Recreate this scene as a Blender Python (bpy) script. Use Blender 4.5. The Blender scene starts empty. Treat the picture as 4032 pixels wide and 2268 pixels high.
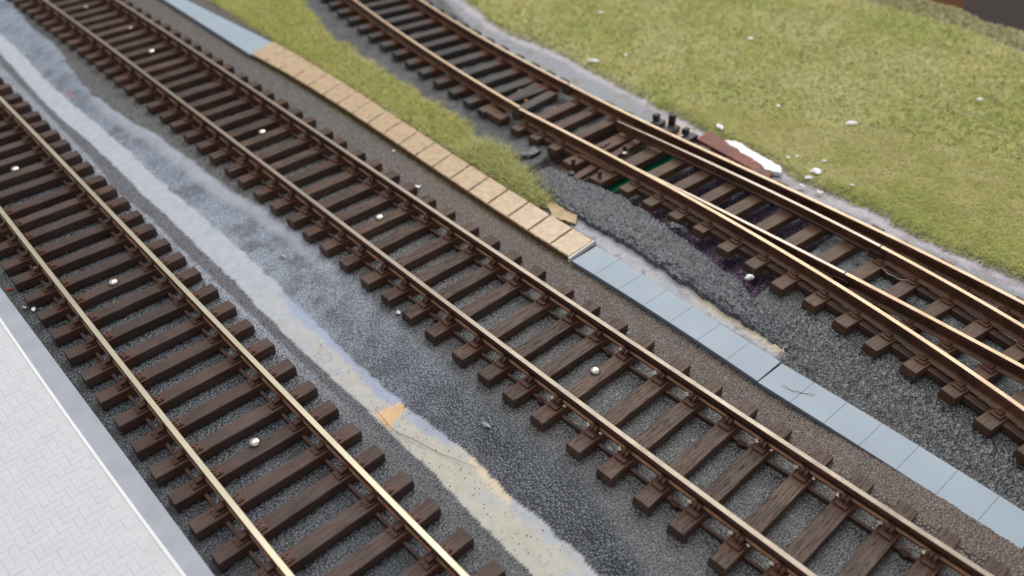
import bpy, bmesh, math, random
import numpy as np
from mathutils import Vector, Matrix

random.seed(7)
rng = np.random.default_rng(7)
C = bpy.context.scene.collection
scene = bpy.context.scene
U = 0.1                      # one Blender unit is ten millimetres; every size below is in millimetres

# ------------------------------------------------------------------ camera, light, exposure
CAM_Z, FPX, PITCH, ROLL = 108.0, 3302.33, math.radians(39.434), math.radians(0.21)
cd = bpy.data.cameras.new('camera')
cam = bpy.data.objects.new('camera', cd); C.objects.link(cam)
cam.location = (0, 0, CAM_Z * U)
cam.rotation_euler = (Matrix.Rotation(math.pi/2 - PITCH, 3, 'X') @ Matrix.Rotation(-ROLL, 3, 'Z')).to_euler()
cd.sensor_width = 36; cd.lens = FPX / 4032 * 36
cd.clip_start = 0.1; cd.clip_end = 1000
cd.dof.use_dof = True; cd.dof.focus_distance = 14.6; cd.dof.aperture_fstop = 0.22
scene.camera = cam

w = bpy.data.worlds.new("World"); scene.world = w; w.use_nodes = True
bg = w.node_tree.nodes['Background']
bg.inputs[0].default_value = (0.93, 0.96, 1.0, 1); bg.inputs[1].default_value = 0.5

def lamp(name, loc, target, size, size_y, energy, color):
    ld = bpy.data.lights.new(name, 'AREA'); ld.shape = 'RECTANGLE'
    ld.size = size; ld.size_y = size_y; ld.energy = energy; ld.color = color
    o = bpy.data.objects.new(name, ld); C.objects.link(o); o.location = loc
    o.rotation_euler = (Vector(target) - Vector(loc)).to_track_quat('-Z', 'Y').to_euler()
    return o
lamp('window_light', (22, 62, 58), (0, 14, 0), 64, 44, 38000, (1.0, 0.97, 0.93))
lamp('ceiling_light', (-18, 26, 78), (0, 14, 0), 34, 34, 19000, (1.0, 0.95, 0.88))

scene.view_settings.view_transform = 'Standard'
scene.view_settings.look = 'None'
scene.view_settings.exposure = 0.17
scene.view_settings.gamma = 1.0
scene.render.engine = 'CYCLES'
scene.cycles.max_bounces = 6
scene.cycles.caustics_reflective = False; scene.cycles.caustics_refractive = False
scene.cycles.use_denoising = True

# ------------------------------------------------------------------ measuring: photo point on a level plane -> millimetres
_cr, _sr = math.cos(ROLL), math.sin(ROLL)
_a = math.pi/2 - PITCH; _ca, _sa = math.cos(_a), math.sin(_a)
def at(p, z=0.0):
    p = np.atleast_2d(np.array(p, float))
    x = (p - [2016, 1134]) * [1, -1] / FPX
    x = x @ np.array([[_cr, _sr], [-_sr, _cr]])
    d = np.stack([x[:, 0], x[:, 1]*_ca + _sa, x[:, 1]*_sa - _ca], 1)
    return d[:, :2] / (-d[:, 2:3]) * (CAM_Z - z)
def at1(x, y, z=0.0): return at([(x, y)], z)[0]
def D(pts): return [(x*1.5652, y*1.5652) for x, y in pts]     # points read off the overview of the photograph

Z_SL, Z_RAIL = 2.1, 5.1
DIR_U = np.array([0.695, -0.719]); DIR_V = np.array([0.719, 0.695])
def uv(P): P = np.asarray(P); return np.stack([P @ DIR_U, P @ DIR_V], -1)
def xy(Q): Q = np.asarray(Q); return Q[..., :1]*DIR_U + Q[..., 1:2]*DIR_V

# ------------------------------------------------------------------ colours and materials
def lin(c):
    return tuple(((v/255)/12.92 if v/255 <= .04045 else (((v/255)+.055)/1.055)**2.4) for v in c)
def rgba(c): return (*lin(c), 1)

class NT:
    def __init__(s, name):
        s.m = bpy.data.materials.new(name); s.m.use_nodes = True
        s.t = s.m.node_tree; s.n = s.t.nodes; s.l = s.t.links
        s.b = s.n['Principled BSDF']
    def new(s, typ, **kw):
        n = s.n.new(typ)
        for k, v in kw.items():
            if k in n.inputs: n.inputs[k].default_value = v
            else: setattr(n, k, v)
        return n
    def link(s, a, b): s.l.new(a, b)
    def coords(s, scale=(1, 1, 1), kind='Object'):
        tc = s.new('ShaderNodeTexCoord'); mp = s.new('ShaderNodeMapping')
        mp.inputs['Scale'].default_value = scale
        s.link(tc.outputs[kind], mp.inputs['Vector']); return mp.outputs[0]
    def noise(s, vec, scale, detail=4, rough=.55):
        n = s.new('ShaderNodeTexNoise'); n.inputs['Scale'].default_value = scale
        n.inputs['Detail'].default_value = detail; n.inputs['Roughness'].default_value = rough
        s.link(vec, n.inputs['Vector']); return n.outputs['Fac']
    def vor(s, vec, scale, feature='F1', out='Distance'):
        n = s.new('ShaderNodeTexVoronoi'); n.feature = feature; n.inputs['Scale'].default_value = scale
        s.link(vec, n.inputs['Vector']); return n.outputs[out]
    def ramp(s, fac, stops, interp='LINEAR'):
        r = s.new('ShaderNodeValToRGB'); r.color_ramp.interpolation = interp
        el = r.color_ramp.elements
        while len(el) < len(stops): el.new(.5)
        for e, (p, c) in zip(el, stops):
            e.position = p; e.color = c if len(c) == 4 else (*c, 1)
        s.link(fac, r.inputs[0]); return r.outputs[0]
    def mix(s, fac, a, b, mode='MIX'):
        m = s.new('ShaderNodeMix'); m.data_type = 'RGBA'; m.blend_type = mode
        for i, v in ((0, fac), (6, a), (7, b)):
            if hasattr(v, 'links') or hasattr(v, 'is_output'): s.link(v, m.inputs[i])
            else: m.inputs[i].default_value = v if not isinstance(v, tuple) else (v if len(v) == 4 else (*v, 1))
        return m.outputs[2]
    def bump(s, h, strength, dist, prev=None):
        b = s.new('ShaderNodeBump'); b.inputs['Strength'].default_value = strength
        b.inputs['Distance'].default_value = dist * U
        s.link(h, b.inputs['Height'])
        if prev is not None: s.link(prev, b.inputs['Normal'])
        return b.outputs[0]
    def set(s, base=None, rough=None, metal=None, normal=None, spec=None):
        for k, v in (('Base Color', base), ('Roughness', rough), ('Metallic', metal), ('Normal', normal), ('Specular IOR Level', spec)):
            if v is None: continue
            if isinstance(v, (float, int)): s.b.inputs[k].default_value = v
            elif isinstance(v, tuple): s.b.inputs[k].default_value = v if len(v) == 4 else (*v, 1)
            else: s.link(v, s.b.inputs[k])
        return s.m
W1, K0 = (1, 1, 1, 1), (0, 0, 0, 1)

def mat_plain(name, col, rough=.5, metal=0., var=.25, scale=3., bump=.0, bscale=20., spec=None):
    t = NT(name); v = t.coords()
    f = t.noise(v, scale/U*.1, 5)
    a = tuple(c*(1-var) for c in lin(col)); b = tuple(min(1, c*(1+var)) for c in lin(col))
    base = t.ramp(f, [(.3, a), (.7, b)])
    nrm = t.bump(t.noise(v, bscale, 4), bump, .1) if bump else None
    return t.set(base=base, rough=rough, metal=metal, normal=nrm, spec=spec)

def mat_sleeper(name, c1, c2, grain=.5, dust=.5, rust=.5):
    t = NT(name); tc = t.new('ShaderNodeTexCoord'); oi = t.new('ShaderNodeObjectInfo')
    add = t.new('ShaderNodeVectorMath'); add.operation = 'ADD'
    comb = t.new('ShaderNodeCombineXYZ')
    mul = t.new('ShaderNodeMath'); mul.operation = 'MULTIPLY'; mul.inputs[1].default_value = 50
    t.link(oi.outputs['Random'], mul.inputs[0]); t.link(mul.outputs[0], comb.inputs[0]); t.link(mul.outputs[0], comb.inputs[1])
    t.link(tc.outputs['Object'], add.inputs[0]); t.link(comb.outputs[0], add.inputs[1])
    mp = t.new('ShaderNodeMapping'); mp.inputs['Scale'].default_value = (1.6, 24, 8)
    t.link(add.outputs[0], mp.inputs['Vector'])
    g = t.noise(mp.outputs[0], 1.5, 6, .6)
    mp2 = t.new('ShaderNodeMapping'); mp2.inputs['Scale'].default_value = (1.1, 24, 6)
    t.link(add.outputs[0], mp2.inputs['Vector'])
    g2 = t.noise(mp2.outputs[0], 1.9, 2, .5)
    crack = t.ramp(g2, [(.37, K0), (.42, W1)])
    blotch = t.noise(add.outputs[0], 2.2, 4)
    base = t.ramp(g, [(.3, lin(c1)), (.72, lin(c2))])
    base = t.mix(.5, base, t.ramp(blotch, [(.3, lin(c1)), (.7, lin(c2))]))
    hs = t.new('ShaderNodeHueSaturation'); t.link(base, hs.inputs['Color'])
    mr = t.new('ShaderNodeMapRange'); mr.inputs[3].default_value = .8; mr.inputs[4].default_value = 1.2
    t.link(oi.outputs['Random'], mr.inputs[0]); t.link(mr.outputs[0], hs.inputs['Value'])
    base = hs.outputs[0]
    # rust dust washed onto the timber next to each rail
    sx = t.new('ShaderNodeSeparateXYZ'); t.link(tc.outputs['Object'], sx.inputs[0])
    ab = t.new('ShaderNodeMath'); ab.operation = 'ABSOLUTE'; t.link(sx.outputs[0], ab.inputs[0])
    sb = t.new('ShaderNodeMath'); sb.operation = 'SUBTRACT'; sb.inputs[1].default_value = .9; t.link(ab.outputs[0], sb.inputs[0])
    ab2 = t.new('ShaderNodeMath'); ab2.operation = 'ABSOLUTE'; t.link(sb.outputs[0], ab2.inputs[0])
    wob = t.new('ShaderNodeMath'); wob.operation = 'MULTIPLY_ADD'; wob.inputs[1].default_value = -.35
    t.link(t.noise(add.outputs[0], 5, 3), wob.inputs[0]); t.link(ab2.outputs[0], wob.inputs[2])
    rf = t.ramp(wob.outputs[0], [(.0, (rust,)*3), (.25, K0)])
    base = t.mix(rf, base, (*lin((96, 58, 40)), 1))
    # white dust specks
    sp = t.vor(add.outputs[0], 22, out='Distance')
    spk = t.ramp(sp, [(.07, (dust,)*3), (.13, K0)])
    gate = t.ramp(t.noise(add.outputs[0], 7, 2), [(.5, K0), (.6, W1)])
    base = t.mix(t.mix(1.0, spk, gate, 'MULTIPLY'), base, (.38, .36, .35, 1))
    n1 = t.bump(g, .35*grain+.1, .12)
    n2 = t.bump(crack, grain, .22, n1)
    n3 = t.bump(t.noise(add.outputs[0], 30, 2), .12, .05, n2)
    return t.set(base=base, rough=t.ramp(g, [(.3, (.62,)*3), (.8, (.42,)*3)]), normal=n3, spec=.35)

def mat_rust(name, c1, c2, rough=.55):
    t = NT(name); v = t.coords()
    f = t.noise(v, 6, 6, .6); f2 = t.noise(v, 1.1, 3)
    base = t.mix(t.ramp(f2, [(.35, K0), (.65, W1)]), t.ramp(f, [(.3, lin(c1)), (.75, lin(c2))]),
                 t.ramp(f, [(.3, tuple(x*.75 for x in lin(c1))), (.75, lin(c1))]))
    return t.set(base=base, rough=rough, normal=t.bump(t.noise(v, 25, 3), .18, .06), spec=.4)

def mat_head(name, c, c2, rough=.33, scr=.25):
    t = NT(name); tc = t.new('ShaderNodeTexCoord')
    f = t.noise(tc.outputs['Object'], 2.2, 6, .7); f2 = t.noise(tc.outputs['Object'], .45, 3)
    base = t.mix(t.ramp(f2, [(.4, K0), (.6, W1)]), t.ramp(f, [(.3, lin(c)), (.7, lin(c2))]), lin(c2))
    rg = t.ramp(f, [(.3, (rough+.08,)*3), (.7, (rough-.05,)*3)])
    return t.set(base=base, rough=rg, metal=.85, normal=t.bump(t.noise(tc.outputs['Object'], 30, 2), scr, .02))

M = {}
M['sl_near'] = mat_sleeper('dark_brown_sleeper_plastic', (58, 44, 40), (92, 73, 66), .45, .8, .45)
M['sl_mid'] = mat_sleeper('brown_grained_sleeper_plastic', (54, 41, 35), (100, 78, 66), 1.0, .7, .6)
M['sl_far'] = mat_sleeper('black_brown_sleeper_plastic', (44, 42, 42), (80, 74, 70), .25, .5, .9)
M['sl_turn'] = mat_sleeper('smooth_brown_sleeper_plastic', (58, 42, 34), (104, 78, 60), .25, .8, .3)
M['chair'] = mat_rust('rust_painted_chair', (72, 48, 38), (112, 74, 56), .5)
M['chair_red'] = mat_rust('red_rust_chair', (92, 54, 38), (134, 82, 58), .55)
M['web'] = mat_rust('plastic_web', (62, 44, 38), (88, 64, 54), .6)
M['rust'] = mat_rust('rust_rail_side', (76, 50, 38), (118, 80, 60), .5)
M['rust_dark'] = mat_rust('dark_rail_web', (52, 34, 27), (78, 52, 40), .5)  # web darker than the side: shade under the rail head put into the colour
M['rust_c'] = mat_rust('coppery_rail_side', (72, 47, 34), (118, 83, 60), .45)
M['foot'] = mat_plain('copper_rail_foot', (150, 106, 80), .45, .3, .35, 4)
M['head_a'] = mat_head('brass_rail_head', (178, 170, 146), (202, 195, 172), .42)
M['head_b'] = mat_head('nickel_rail_head', (132, 123, 111), (158, 148, 134), .5)
M['head_c'] = mat_head('golden_rail_head', (178, 157, 130), (198, 178, 152), .52)
M['steel'] = mat_head('polished_steel', (158, 148, 136), (184, 172, 158), .4, .1)
M['pin'] = mat_plain('silver_pin', (222, 214, 200), .27, 1., .1, 6, .3, 9)
M['pin_dull'] = mat_plain('tarnished_pin', (176, 160, 136), .4, .7, .2, 6)
M['white'] = mat_plain('white_plaster', (240, 240, 242), .7, 0, .06, 10, .5, 30)
M['pale_metal'] = mat_plain('pale_metal_and_glint', (228, 214, 200), .3, .35, .12, 8)
M['soot'] = mat_plain('black_metal', (58, 54, 56), .4, .2, .3, 8, .2, 20)
M['green'] = mat_plain('green_card', (14, 108, 78), .45, 0, .12, 3)
M['plate'] = mat_rust('red_oxide_plate', (98, 46, 30), (140, 72, 48), .45)
M['tan'] = mat_plain('tan_card', (176, 152, 112), .55, 0, .2, 5, .2, 20)
M['hair'] = mat_plain('dark_hair', (60, 52, 48), .4, 0, .1)
M['fibre'] = mat_plain('pale_fibre', (150, 142, 128), .4, 0, .1)

# ------------------------------------------------------------------ objects
def tag(o, label=None, cat=None, group=None, kind=None):
    if label: o['label'] = label
    if cat: o['category'] = cat
    if group: o['group'] = group
    if kind: o['kind'] = kind
    return o
def mesh_np(name, verts, faces, mats, midx=None, smooth=False):
    me = bpy.data.meshes.new(name)
    me.from_pydata([tuple(v) for v in np.asarray(verts, float)*U], [], [tuple(f) for f in faces])
    for m in mats: me.materials.append(m)
    if midx is not None: me.polygons.foreach_set('material_index', np.asarray(midx, np.int32))
    if smooth: me.polygons.foreach_set('use_smooth', np.ones(len(me.polygons), bool))
    me.update(); return me
def obj(name, me, parent=None, loc=None, rz=0.):
    o = bpy.data.objects.new(name, me); C.objects.link(o)
    if parent is not None: o.parent = parent
    if loc is not None: o.location = (loc[0]*U, loc[1]*U, (loc[2] if len(loc) > 2 else 0)*U)
    o.rotation_euler = (0, 0, rz); return o
def thing(name, label, cat, loc=(0, 0, 0), rz=0., group=None):
    o = obj(name, None, None, loc, rz); return tag(o, label, cat, group)

class MB:
    """collects boxes, discs and tubes (millimetres) into one mesh"""
    def __init__(s): s.v, s.f, s.mi = [], [], []
    def raw(s, v, f, mi=0):
        k = len(s.v); s.v += [tuple(p) for p in v]; s.f += [tuple(i+k for i in q) for q in f]; s.mi += [mi]*len(f)
    def box(s, x0, x1, y0, y1, z0, z1, inset=0., mi=0, rot=0., c=None):
        i = inset; P = [(x0, y0, z0), (x1, y0, z0), (x1, y1, z0), (x0, y1, z0)]
        if i: 
            zz = z1 - i
            P += [(x0, y0, zz), (x1, y0, zz), (x1, y1, zz), (x0, y1, zz)]
        P += [(x0+i, y0+i, z1), (x1-i, y0+i, z1), (x1-i, y1-i, z1), (x0+i, y1-i, z1)]
        n = len(P)//4; F = [(3, 2, 1, 0)]
        for r in range(n-1):
            for q in range(4): F.append((r*4+q, r*4+(q+1) % 4, (r+1)*4+(q+1) % 4, (r+1)*4+q))
        F.append(tuple((n-1)*4+q for q in range(4)))
        if rot:
            cx, cy = c if c else ((x0+x1)/2, (y0+y1)/2); a, b = math.cos(rot), math.sin(rot)
            P = [(cx+(p[0]-cx)*a-(p[1]-cy)*b, cy+(p[0]-cx)*b+(p[1]-cy)*a, p[2]) for p in P]
        s.raw(P, F, mi)
    def cyl(s, x, y, z0, z1, r, n=10, top=1., mi=0):
        P = [(x+math.cos(2*math.pi*k/n)*r, y+math.sin(2*math.pi*k/n)*r, z0) for k in range(n)]
        P += [(x+math.cos(2*math.pi*k/n)*r*top, y+math.sin(2*math.pi*k/n)*r*top, z1) for k in range(n)]
        F = [(k, (k+1) % n, n+(k+1) % n, n+k) for k in range(n)] + [tuple(range(n-1, -1, -1)), tuple(range(n, 2*n))]
        s.raw(P, F, mi)
    def arch(s, x0, x1, y0, y1, z0, h, n=6, mi=0):
        """a lobe: half round in x-z, extruded along y"""
        P = []; 
        for y in (y0, y1):
            for k in range(n+1):
                a = math.pi*k/n; P.append(((x0+x1)/2 - math.cos(a)*(x1-x0)/2, y, z0+math.sin(a)*h))
        F = [tuple(range(n+1))[::-1], tuple(range(n+1, 2*n+2))]
        F += [(k, k+1, n+2+k, n+1+k) for k in range(n)] + [(n, 0, n+1, 2*n+1)]
        s.raw(P, F, mi)
    def mesh(s, name, mats, smooth=False): return mesh_np(name, s.v, s.f, mats, s.mi, smooth)

def prism(poly, z0, z1, mats, name='prism', jitter=0., bev=0.):
    """a flat piece cut to an outline, with its thickness"""
    n = len(poly); P = [(x, y, z0) for x, y in poly]
    c = np.mean(poly, 0)
    if bev:
        P += [(x, y, z1-bev) for x, y in poly]
        P += [(x+(c[0]-x)/max(1e-6, np.hypot(c[0]-x, c[1]-y))*bev, y+(c[1]-y)/max(1e-6, np.hypot(c[0]-x, c[1]-y))*bev, z1+random.uniform(-jitter, jitter)) for x, y in poly]
    else: P += [(x, y, z1+random.uniform(-jitter, jitter)) for x, y in poly]
    r = len(P)//n; F = [tuple(range(n-1, -1, -1))]
    for k in range(r-1): F += [(k*n+i, k*n+(i+1) % n, (k+1)*n+(i+1) % n, (k+1)*n+i) for i in range(n)]
    F.append(tuple(range((r-1)*n, r*n)))
    me = mesh_np(name, P, F, mats)
    bm = bmesh.new(); bm.from_mesh(me); bmesh.ops.recalc_face_normals(bm, faces=bm.faces); bm.to_mesh(me); bm.free()
    return me

def ragged(P, amp, step=.5, closed=True, seed=0):
    """subdivide an outline and roughen it"""
    r = np.random.default_rng(seed); P = np.asarray(P, float); out = []
    m = len(P) if closed else len(P)-1
    for i in range(m):
        a, b = P[i], P[(i+1) % len(P)]; k = max(1, int(np.hypot(*(b-a))/step))
        for j in range(k): out.append(a+(b-a)*j/k + r.normal(0, amp, 2)*(1 if j else .6))
    if not closed: out.append(P[-1])
    return np.array(out)

# ------------------------------------------------------------------ rails
def fit_line(P, deg=3):
    """smooth curve v(u) through measured points; returns a function of u"""
    Q = uv(P); c = np.polyfit(Q[:, 0], Q[:, 1], deg); return lambda u: np.polyval(c, u), Q[:, 0].min(), Q[:, 0].max()
def line_pts(fn, u0, u1, step=2.):
    n = max(2, int(abs(u1-u0)/step)+1); u = np.linspace(u0, u1, n); return xy(np.stack([u, fn(u)], 1))
def tangents(P):
    t = np.gradient(P, axis=0); return t/np.linalg.norm(t, axis=1)[:, None]
def offset(P, d):
    t = tangents(P); return P + np.stack([-t[:, 1], t[:, 0]], 1)*d      # + is towards higher v
BULL = [(x, z*1.25, m) for x, z, m in [(-.42, 0, 1), (-.45, .3, 3), (-.16, .55, 2), (-.16, 1.25, 1), (-.46, 1.36, 1), (-.5, 2.0, 1), (-.42, 2.1, 0),
        (.42, 2.1, 1), (.5, 2.0, 1), (.46, 1.42, 1), (.16, 1.25, 2), (.16, .55, 3), (.45, .3, 1), (.42, 0, 1)]]
FLAT = [(x, z*1.22, m) for x, z, m in [(-1.05, 0, 3), (-1.05, .18, 1), (-.2, .42, 2), (-.2, 1.5, 1), (-.5, 1.55, 1), (-.54, 2.14, 1), (-.45, 2.24, 0),
        (.45, 2.24, 1), (.54, 2.14, 1), (.5, 1.62, 1), (.2, 1.5, 2), (.2, .42, 1), (1.05, .18, 3), (1.05, 0, 1)]]
def rail_mesh(name, P, prof, z0, mats, taper=None, wide=1.):
    t = tangents(P); nrm = np.stack([-t[:, 1], t[:, 0]], 1); n = len(prof); V = []
    for i, p in enumerate(P):
        k = 1. if taper is None else taper[i]
        for x, z, _ in prof:
            q = p + nrm[i]*x*wide*k; V.append((q[0], q[1], z0+z))
    F, mi = [], []
    for i in range(len(P)-1):
        for j in range(n):
            a, b = i*n+j, i*n+(j+1) % n
            F.append((a, b, b+n, a+n)); mi.append(prof[j][2])
    F += [tuple(range(n))[::-1], tuple((len(P)-1)*n+j for j in range(n))]; mi += [1, 1]
    me = mesh_np(name, V, F, mats, mi)
    bm = bmesh.new(); bm.from_mesh(me); bmesh.ops.recalc_face_normals(bm, faces=bm.faces); bm.to_mesh(me); bm.free()
    return me

def centre_line(left, right, gauge):
    """centre line of a track from both measured rails"""
    c = fit_line(np.vstack([at(left, Z_RAIL), at(right, Z_RAIL)]), 1)[0]
    QL, QR = at(left, Z_RAIL), at(right, Z_RAIL)
    fn = None
    for it in range(4):
        pts = []
        for Q, s in ((QL, 1), (QR, -1)):
            qq = uv(Q)
            if fn is None: sl = 0
            else: sl = (fn(qq[:, 0]+.5)-fn(qq[:, 0]-.5))
            pts.append(np.stack([qq[:, 0], qq[:, 1] + s*gauge/2*np.sqrt(1+sl**2)], 1))
        allp = np.vstack(pts); co = np.polyfit(allp[:, 0], allp[:, 1], 3)
        fn = lambda u, co=co: np.polyval(co, u)
    return fn

# --- sleepers: a few bodies with slightly different edges, shared between all of them
def sleeper_mesh(L, w_, h, mat, seed, round_=.12):
    r = random.Random(seed); bm = bmesh.new()
    n = 13; xs = [-L/2 + L*i/(n-1) for i in range(n)]; rows = []
    for x in xs:
        a = r.uniform(-.05, .05); b = r.uniform(-.05, .05); zt = r.uniform(-.025, .025)
        y0, y1 = -w_/2+a, w_/2+b
        e = .06 if -L/2 < x < L/2 else 0
        pts = [(x, y0-.05, 0), (x, y0, h-round_), (x, y0+round_*.8, h+zt), (x, y1-round_*.8, h+zt), (x, y1, h-round_), (x, y1+.05, 0)]
        rows.append([bm.verts.new([c*U for c in p]) for p in pts])
    for i in range(n-1):
        for j in range(5): bm.faces.new((rows[i][j], rows[i][j+1], rows[i+1][j+1], rows[i+1][j]))
    bm.faces.new(rows[0]); bm.faces.new(rows[-1][::-1])
    bmesh.ops.recalc_face_normals(bm, faces=bm.faces)
    ends = [e for e in bm.edges if abs(e.verts[0].co.x - e.verts[1].co.x) < 1e-6 and abs(abs(e.verts[0].co.x) - L/2*U) < 1e-5 and min(e.verts[0].co.z, e.verts[1].co.z) > .01*U]
    bmesh.ops.bevel(bm, geom=ends, offset=.1*U, segments=1, affect='EDGES')
    me = bpy.data.meshes.new('sleeper'); bm.to_mesh(me); bm.free(); me.materials.append(mat); return me

def chair_key():          # jaw and key on the low-v side, ribs on the other; x across the track, y along it
    b = MB()
    b.box(-2.5, -.35, -.85, .85, 0, .32, .06); b.box(.35, 2.4, -.85, .85, 0, .32, .06)
    b.box(-1.75, -.4, -.5, .5, .3, .95, .12)
    b.arch(-.95, -.3, -.62, .62, .3, .95)
    for y in (-.55, .05): b.cyl(-2.15, y+.25, .3, .5, .15, 7)
    for y in (-.5, .5): b.cyl(2.0, y, .3, .52, .15, 7)
    for y in (-.32, .32): b.raw([(.35, y-.13, .3), (1.7, y-.13, .3), (1.7, y+.13, .3), (.35, y+.13, .3), (.35, y-.13, 1.1), (.35, y+.13, 1.1), (1.5, y-.13, .42), (1.5, y+.13, .42)],
                                [(0, 1, 6, 4), (3, 5, 7, 2), (1, 2, 7, 6), (4, 6, 7, 5), (0, 4, 5, 3)])
    b.box(-.5, .5, -.8, .8, 0, .38)
    return b
def chair_bull():
    b = MB()
    b.box(-2.3, -.35, -1.0, 1.0, 0, .42, .07); b.box(.35, 2.2, -1.0, 1.0, 0, .42, .07)
    for y0, y1, h in ((-.62, -.12, 1.1), (.05, .6, 1.22)):
        b.arch(-1.5, -.1, y0, y1, .4, h, 7)
    b.box(-.9, -.3, -.7, .7, .4, 1.0, .1)
    for y0, y1 in ((-.6, -.2), (.2, .6)): b.arch(.1, 1.3, y0, y1, .4, .9)
    b.box(-.5, .5, -.9, .9, 0, .4)
    return b
def chair_square():
    b = MB()
    b.box(-2.6, -.9, -1.0, 1.0, 0, .36, .07); b.box(.9, 2.5, -1.0, 1.0, 0, .36, .07)
    b.box(-2.0, -.6, -.5, .5, .34, .72, .08); b.box(.6, 1.9, -.5, .5, .34, .72, .08)
    b.cyl(-1.45, 0, .7, .82, .14, 7); b.cyl(1.4, 0, .7, .82, .14, 7)
    b.box(-1.0, 1.0, -.8, .8, 0, .3)
    return b
def chair_clip():
    b = MB()
    b.box(-2.0, 2.0, -1.0, 1.0, 0, .3, .06)
    for s in (-1, 1):
        for y in (-.5, .5): b.arch(s*1.25-.4, s*1.25+.4, y-.2, y+.2, .28, .55)
    return b

def stations(fn, list_px, z, side, half, u_lo, u_hi, pitch):
    """positions (u) of sleepers along a centre line from their measured ends, continued at the mean pitch beyond the frame"""
    us = []
    grid = np.arange(u_lo-60, u_hi+60, .25); cl = line_pts(fn, grid[0], grid[-1], .25); t = tangents(cl)
    for p in at(list_px, z):
        d = p - cl; k = np.argmin(np.abs((d*t).sum(1)) + 1e3*(np.abs(uv(p)[0]-uv(cl)[:, 0]) > 40))
        us.append(k)
    s = np.r_[0, np.cumsum(np.linalg.norm(np.diff(cl, axis=0), axis=1))]
    ss = sorted(s[k] for k in us)
    kk = [ss[0]]
    for x in ss[1:]:
        if x-kk[-1] > pitch*.6: 
            g = round((x-kk[-1])/pitch)
            for q in range(1, g): kk.append(kk[-1] + (x-kk[-1])/(g-q+1))
            kk.append(x)
    lo, hi = np.interp(u_lo, uv(cl)[:, 0], s), np.interp(u_hi, uv(cl)[:, 0], s)
    while kk[0]-pitch > lo: kk.insert(0, kk[0]-pitch)
    while kk[-1]+pitch < hi: kk.append(kk[-1]+pitch)
    out = []
    for x in kk:
        i = min(len(cl)-1, int(np.searchsorted(s, x))); out.append((cl[i], t[i]))
    return out

def copy_obj(o, parent, loc=None):
    c = o.copy(); C.objects.link(c); c.parent = parent
    if loc is not None: c.location = loc
    return c

def build_track(root, fn, st, gauge, u0, u1, prof, heads, sl_mesh, chair_mesh, z_rail0, w_sl, link_every=None, link_side=-1, shift=0.):
    cl = line_pts(fn, u0, u1)
    for s in (-1, 1):
        obj('rail', rail_mesh('rail', offset(cl, s*gauge/2), prof, z_rail0, [heads, M['rust'], M['rust_dark'], M['foot']]), root)
    proto = None
    web = MB(); 
    for i, (p, t) in enumerate(st):
        rz = math.atan2(t[1], t[0]) + math.pi/2 + random.uniform(-.012, .012)
        # local x points to higher v
        sl = obj('sleeper', sl_mesh[i % len(sl_mesh)], root, (p[0]+random.uniform(-.1, .1), p[1]+random.uniform(-.1, .1), .2), rz)
        for s in (-1, 1):
            c = obj('rail_chair', chair_mesh, sl, (s*gauge/2, 0, Z_SL-.2-.02), 0)
            if i+1 < len(st) and link_every and ((i+(s > 0)) % link_every == 0):
                q = (p + st[i+1][0])/2; L = np.hypot(*(st[i+1][0]-p))
                n = np.array([-t[1], t[0]])*(s*gauge/2 - 1.35)
                m = link_meshes[0]
                lk = obj('web_link', m, root, (q[0]+n[0], q[1]+n[1], .2), rz)
                lk.scale = (1, (L-w_sl)/4.4*1.04, 1)
b = MB(); b.box(-.3, .3, -2.2, 2.2, 0, .75, .05)
link_meshes = [b.mesh('web_link', [M['web']])]

RB_L = [(1300, 835), (1918, 1306), (2000, 1378), (2559, 1802), (1148, 712), (880, 500), (620, 300), (340, 95), (215, 5)]
RB_R = [(490, 0), (730, 172), (1095, 417), (1336, 579), (1611, 754), (2300, 1230), (2334, 1250), (3000, 1694), (3418, 1971), (3857, 2258)]
RA_L = [(0, 809), (346, 1252), (537, 1512), (600, 1583), (973, 2055), (1142, 2258)]
RA_R = [(5, 370), (261, 639), (322, 700), (855, 1256), (1084, 1500), (1344, 1778), (1600, 2055), (1824, 2258)]
G = 17.4
fnA = centre_line(RA_L, RA_R, G); fnB = centre_line([q for q in RB_L if q[0] > 600], RB_R, G)

A_R = [(16, 285), (52, 315), (84, 356), (120, 389), (154, 427), (190, 462), (234, 500), (272, 541), (313, 585), (356, 631), (407, 683), (448, 723), (499, 772), (552, 824), (602, 877), (658, 933), (719, 989),
       (783, 1053), (847, 1116), (917, 1186), (994, 1257), (1067, 1332), (1148, 1416), (1229, 1500), (1319, 1578), (1400, 1669), (1501, 1762), (1605, 1867), (1714, 1971), (1834, 2091), (1952, 2219)]
B_R = [(1788, 818), (1877, 878), (1959, 933), (2043, 992), (2137, 1055), (2248, 1125), (2348, 1194), (2453, 1260), (2565, 1330), (2698, 1423), (2820, 1510), (2957, 1599), (3113, 1668), (3253, 1786), (3409, 1885), (3571, 2000), (3744, 2110), (3927, 2227)]
B_RUP = [(879, 219), (927, 245), (976, 282), (1024, 317), (1079, 348), (1131, 386), (1186, 425), (1242, 456), (1304, 503), (1366, 538), (1432, 585), (1497, 627)]

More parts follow.
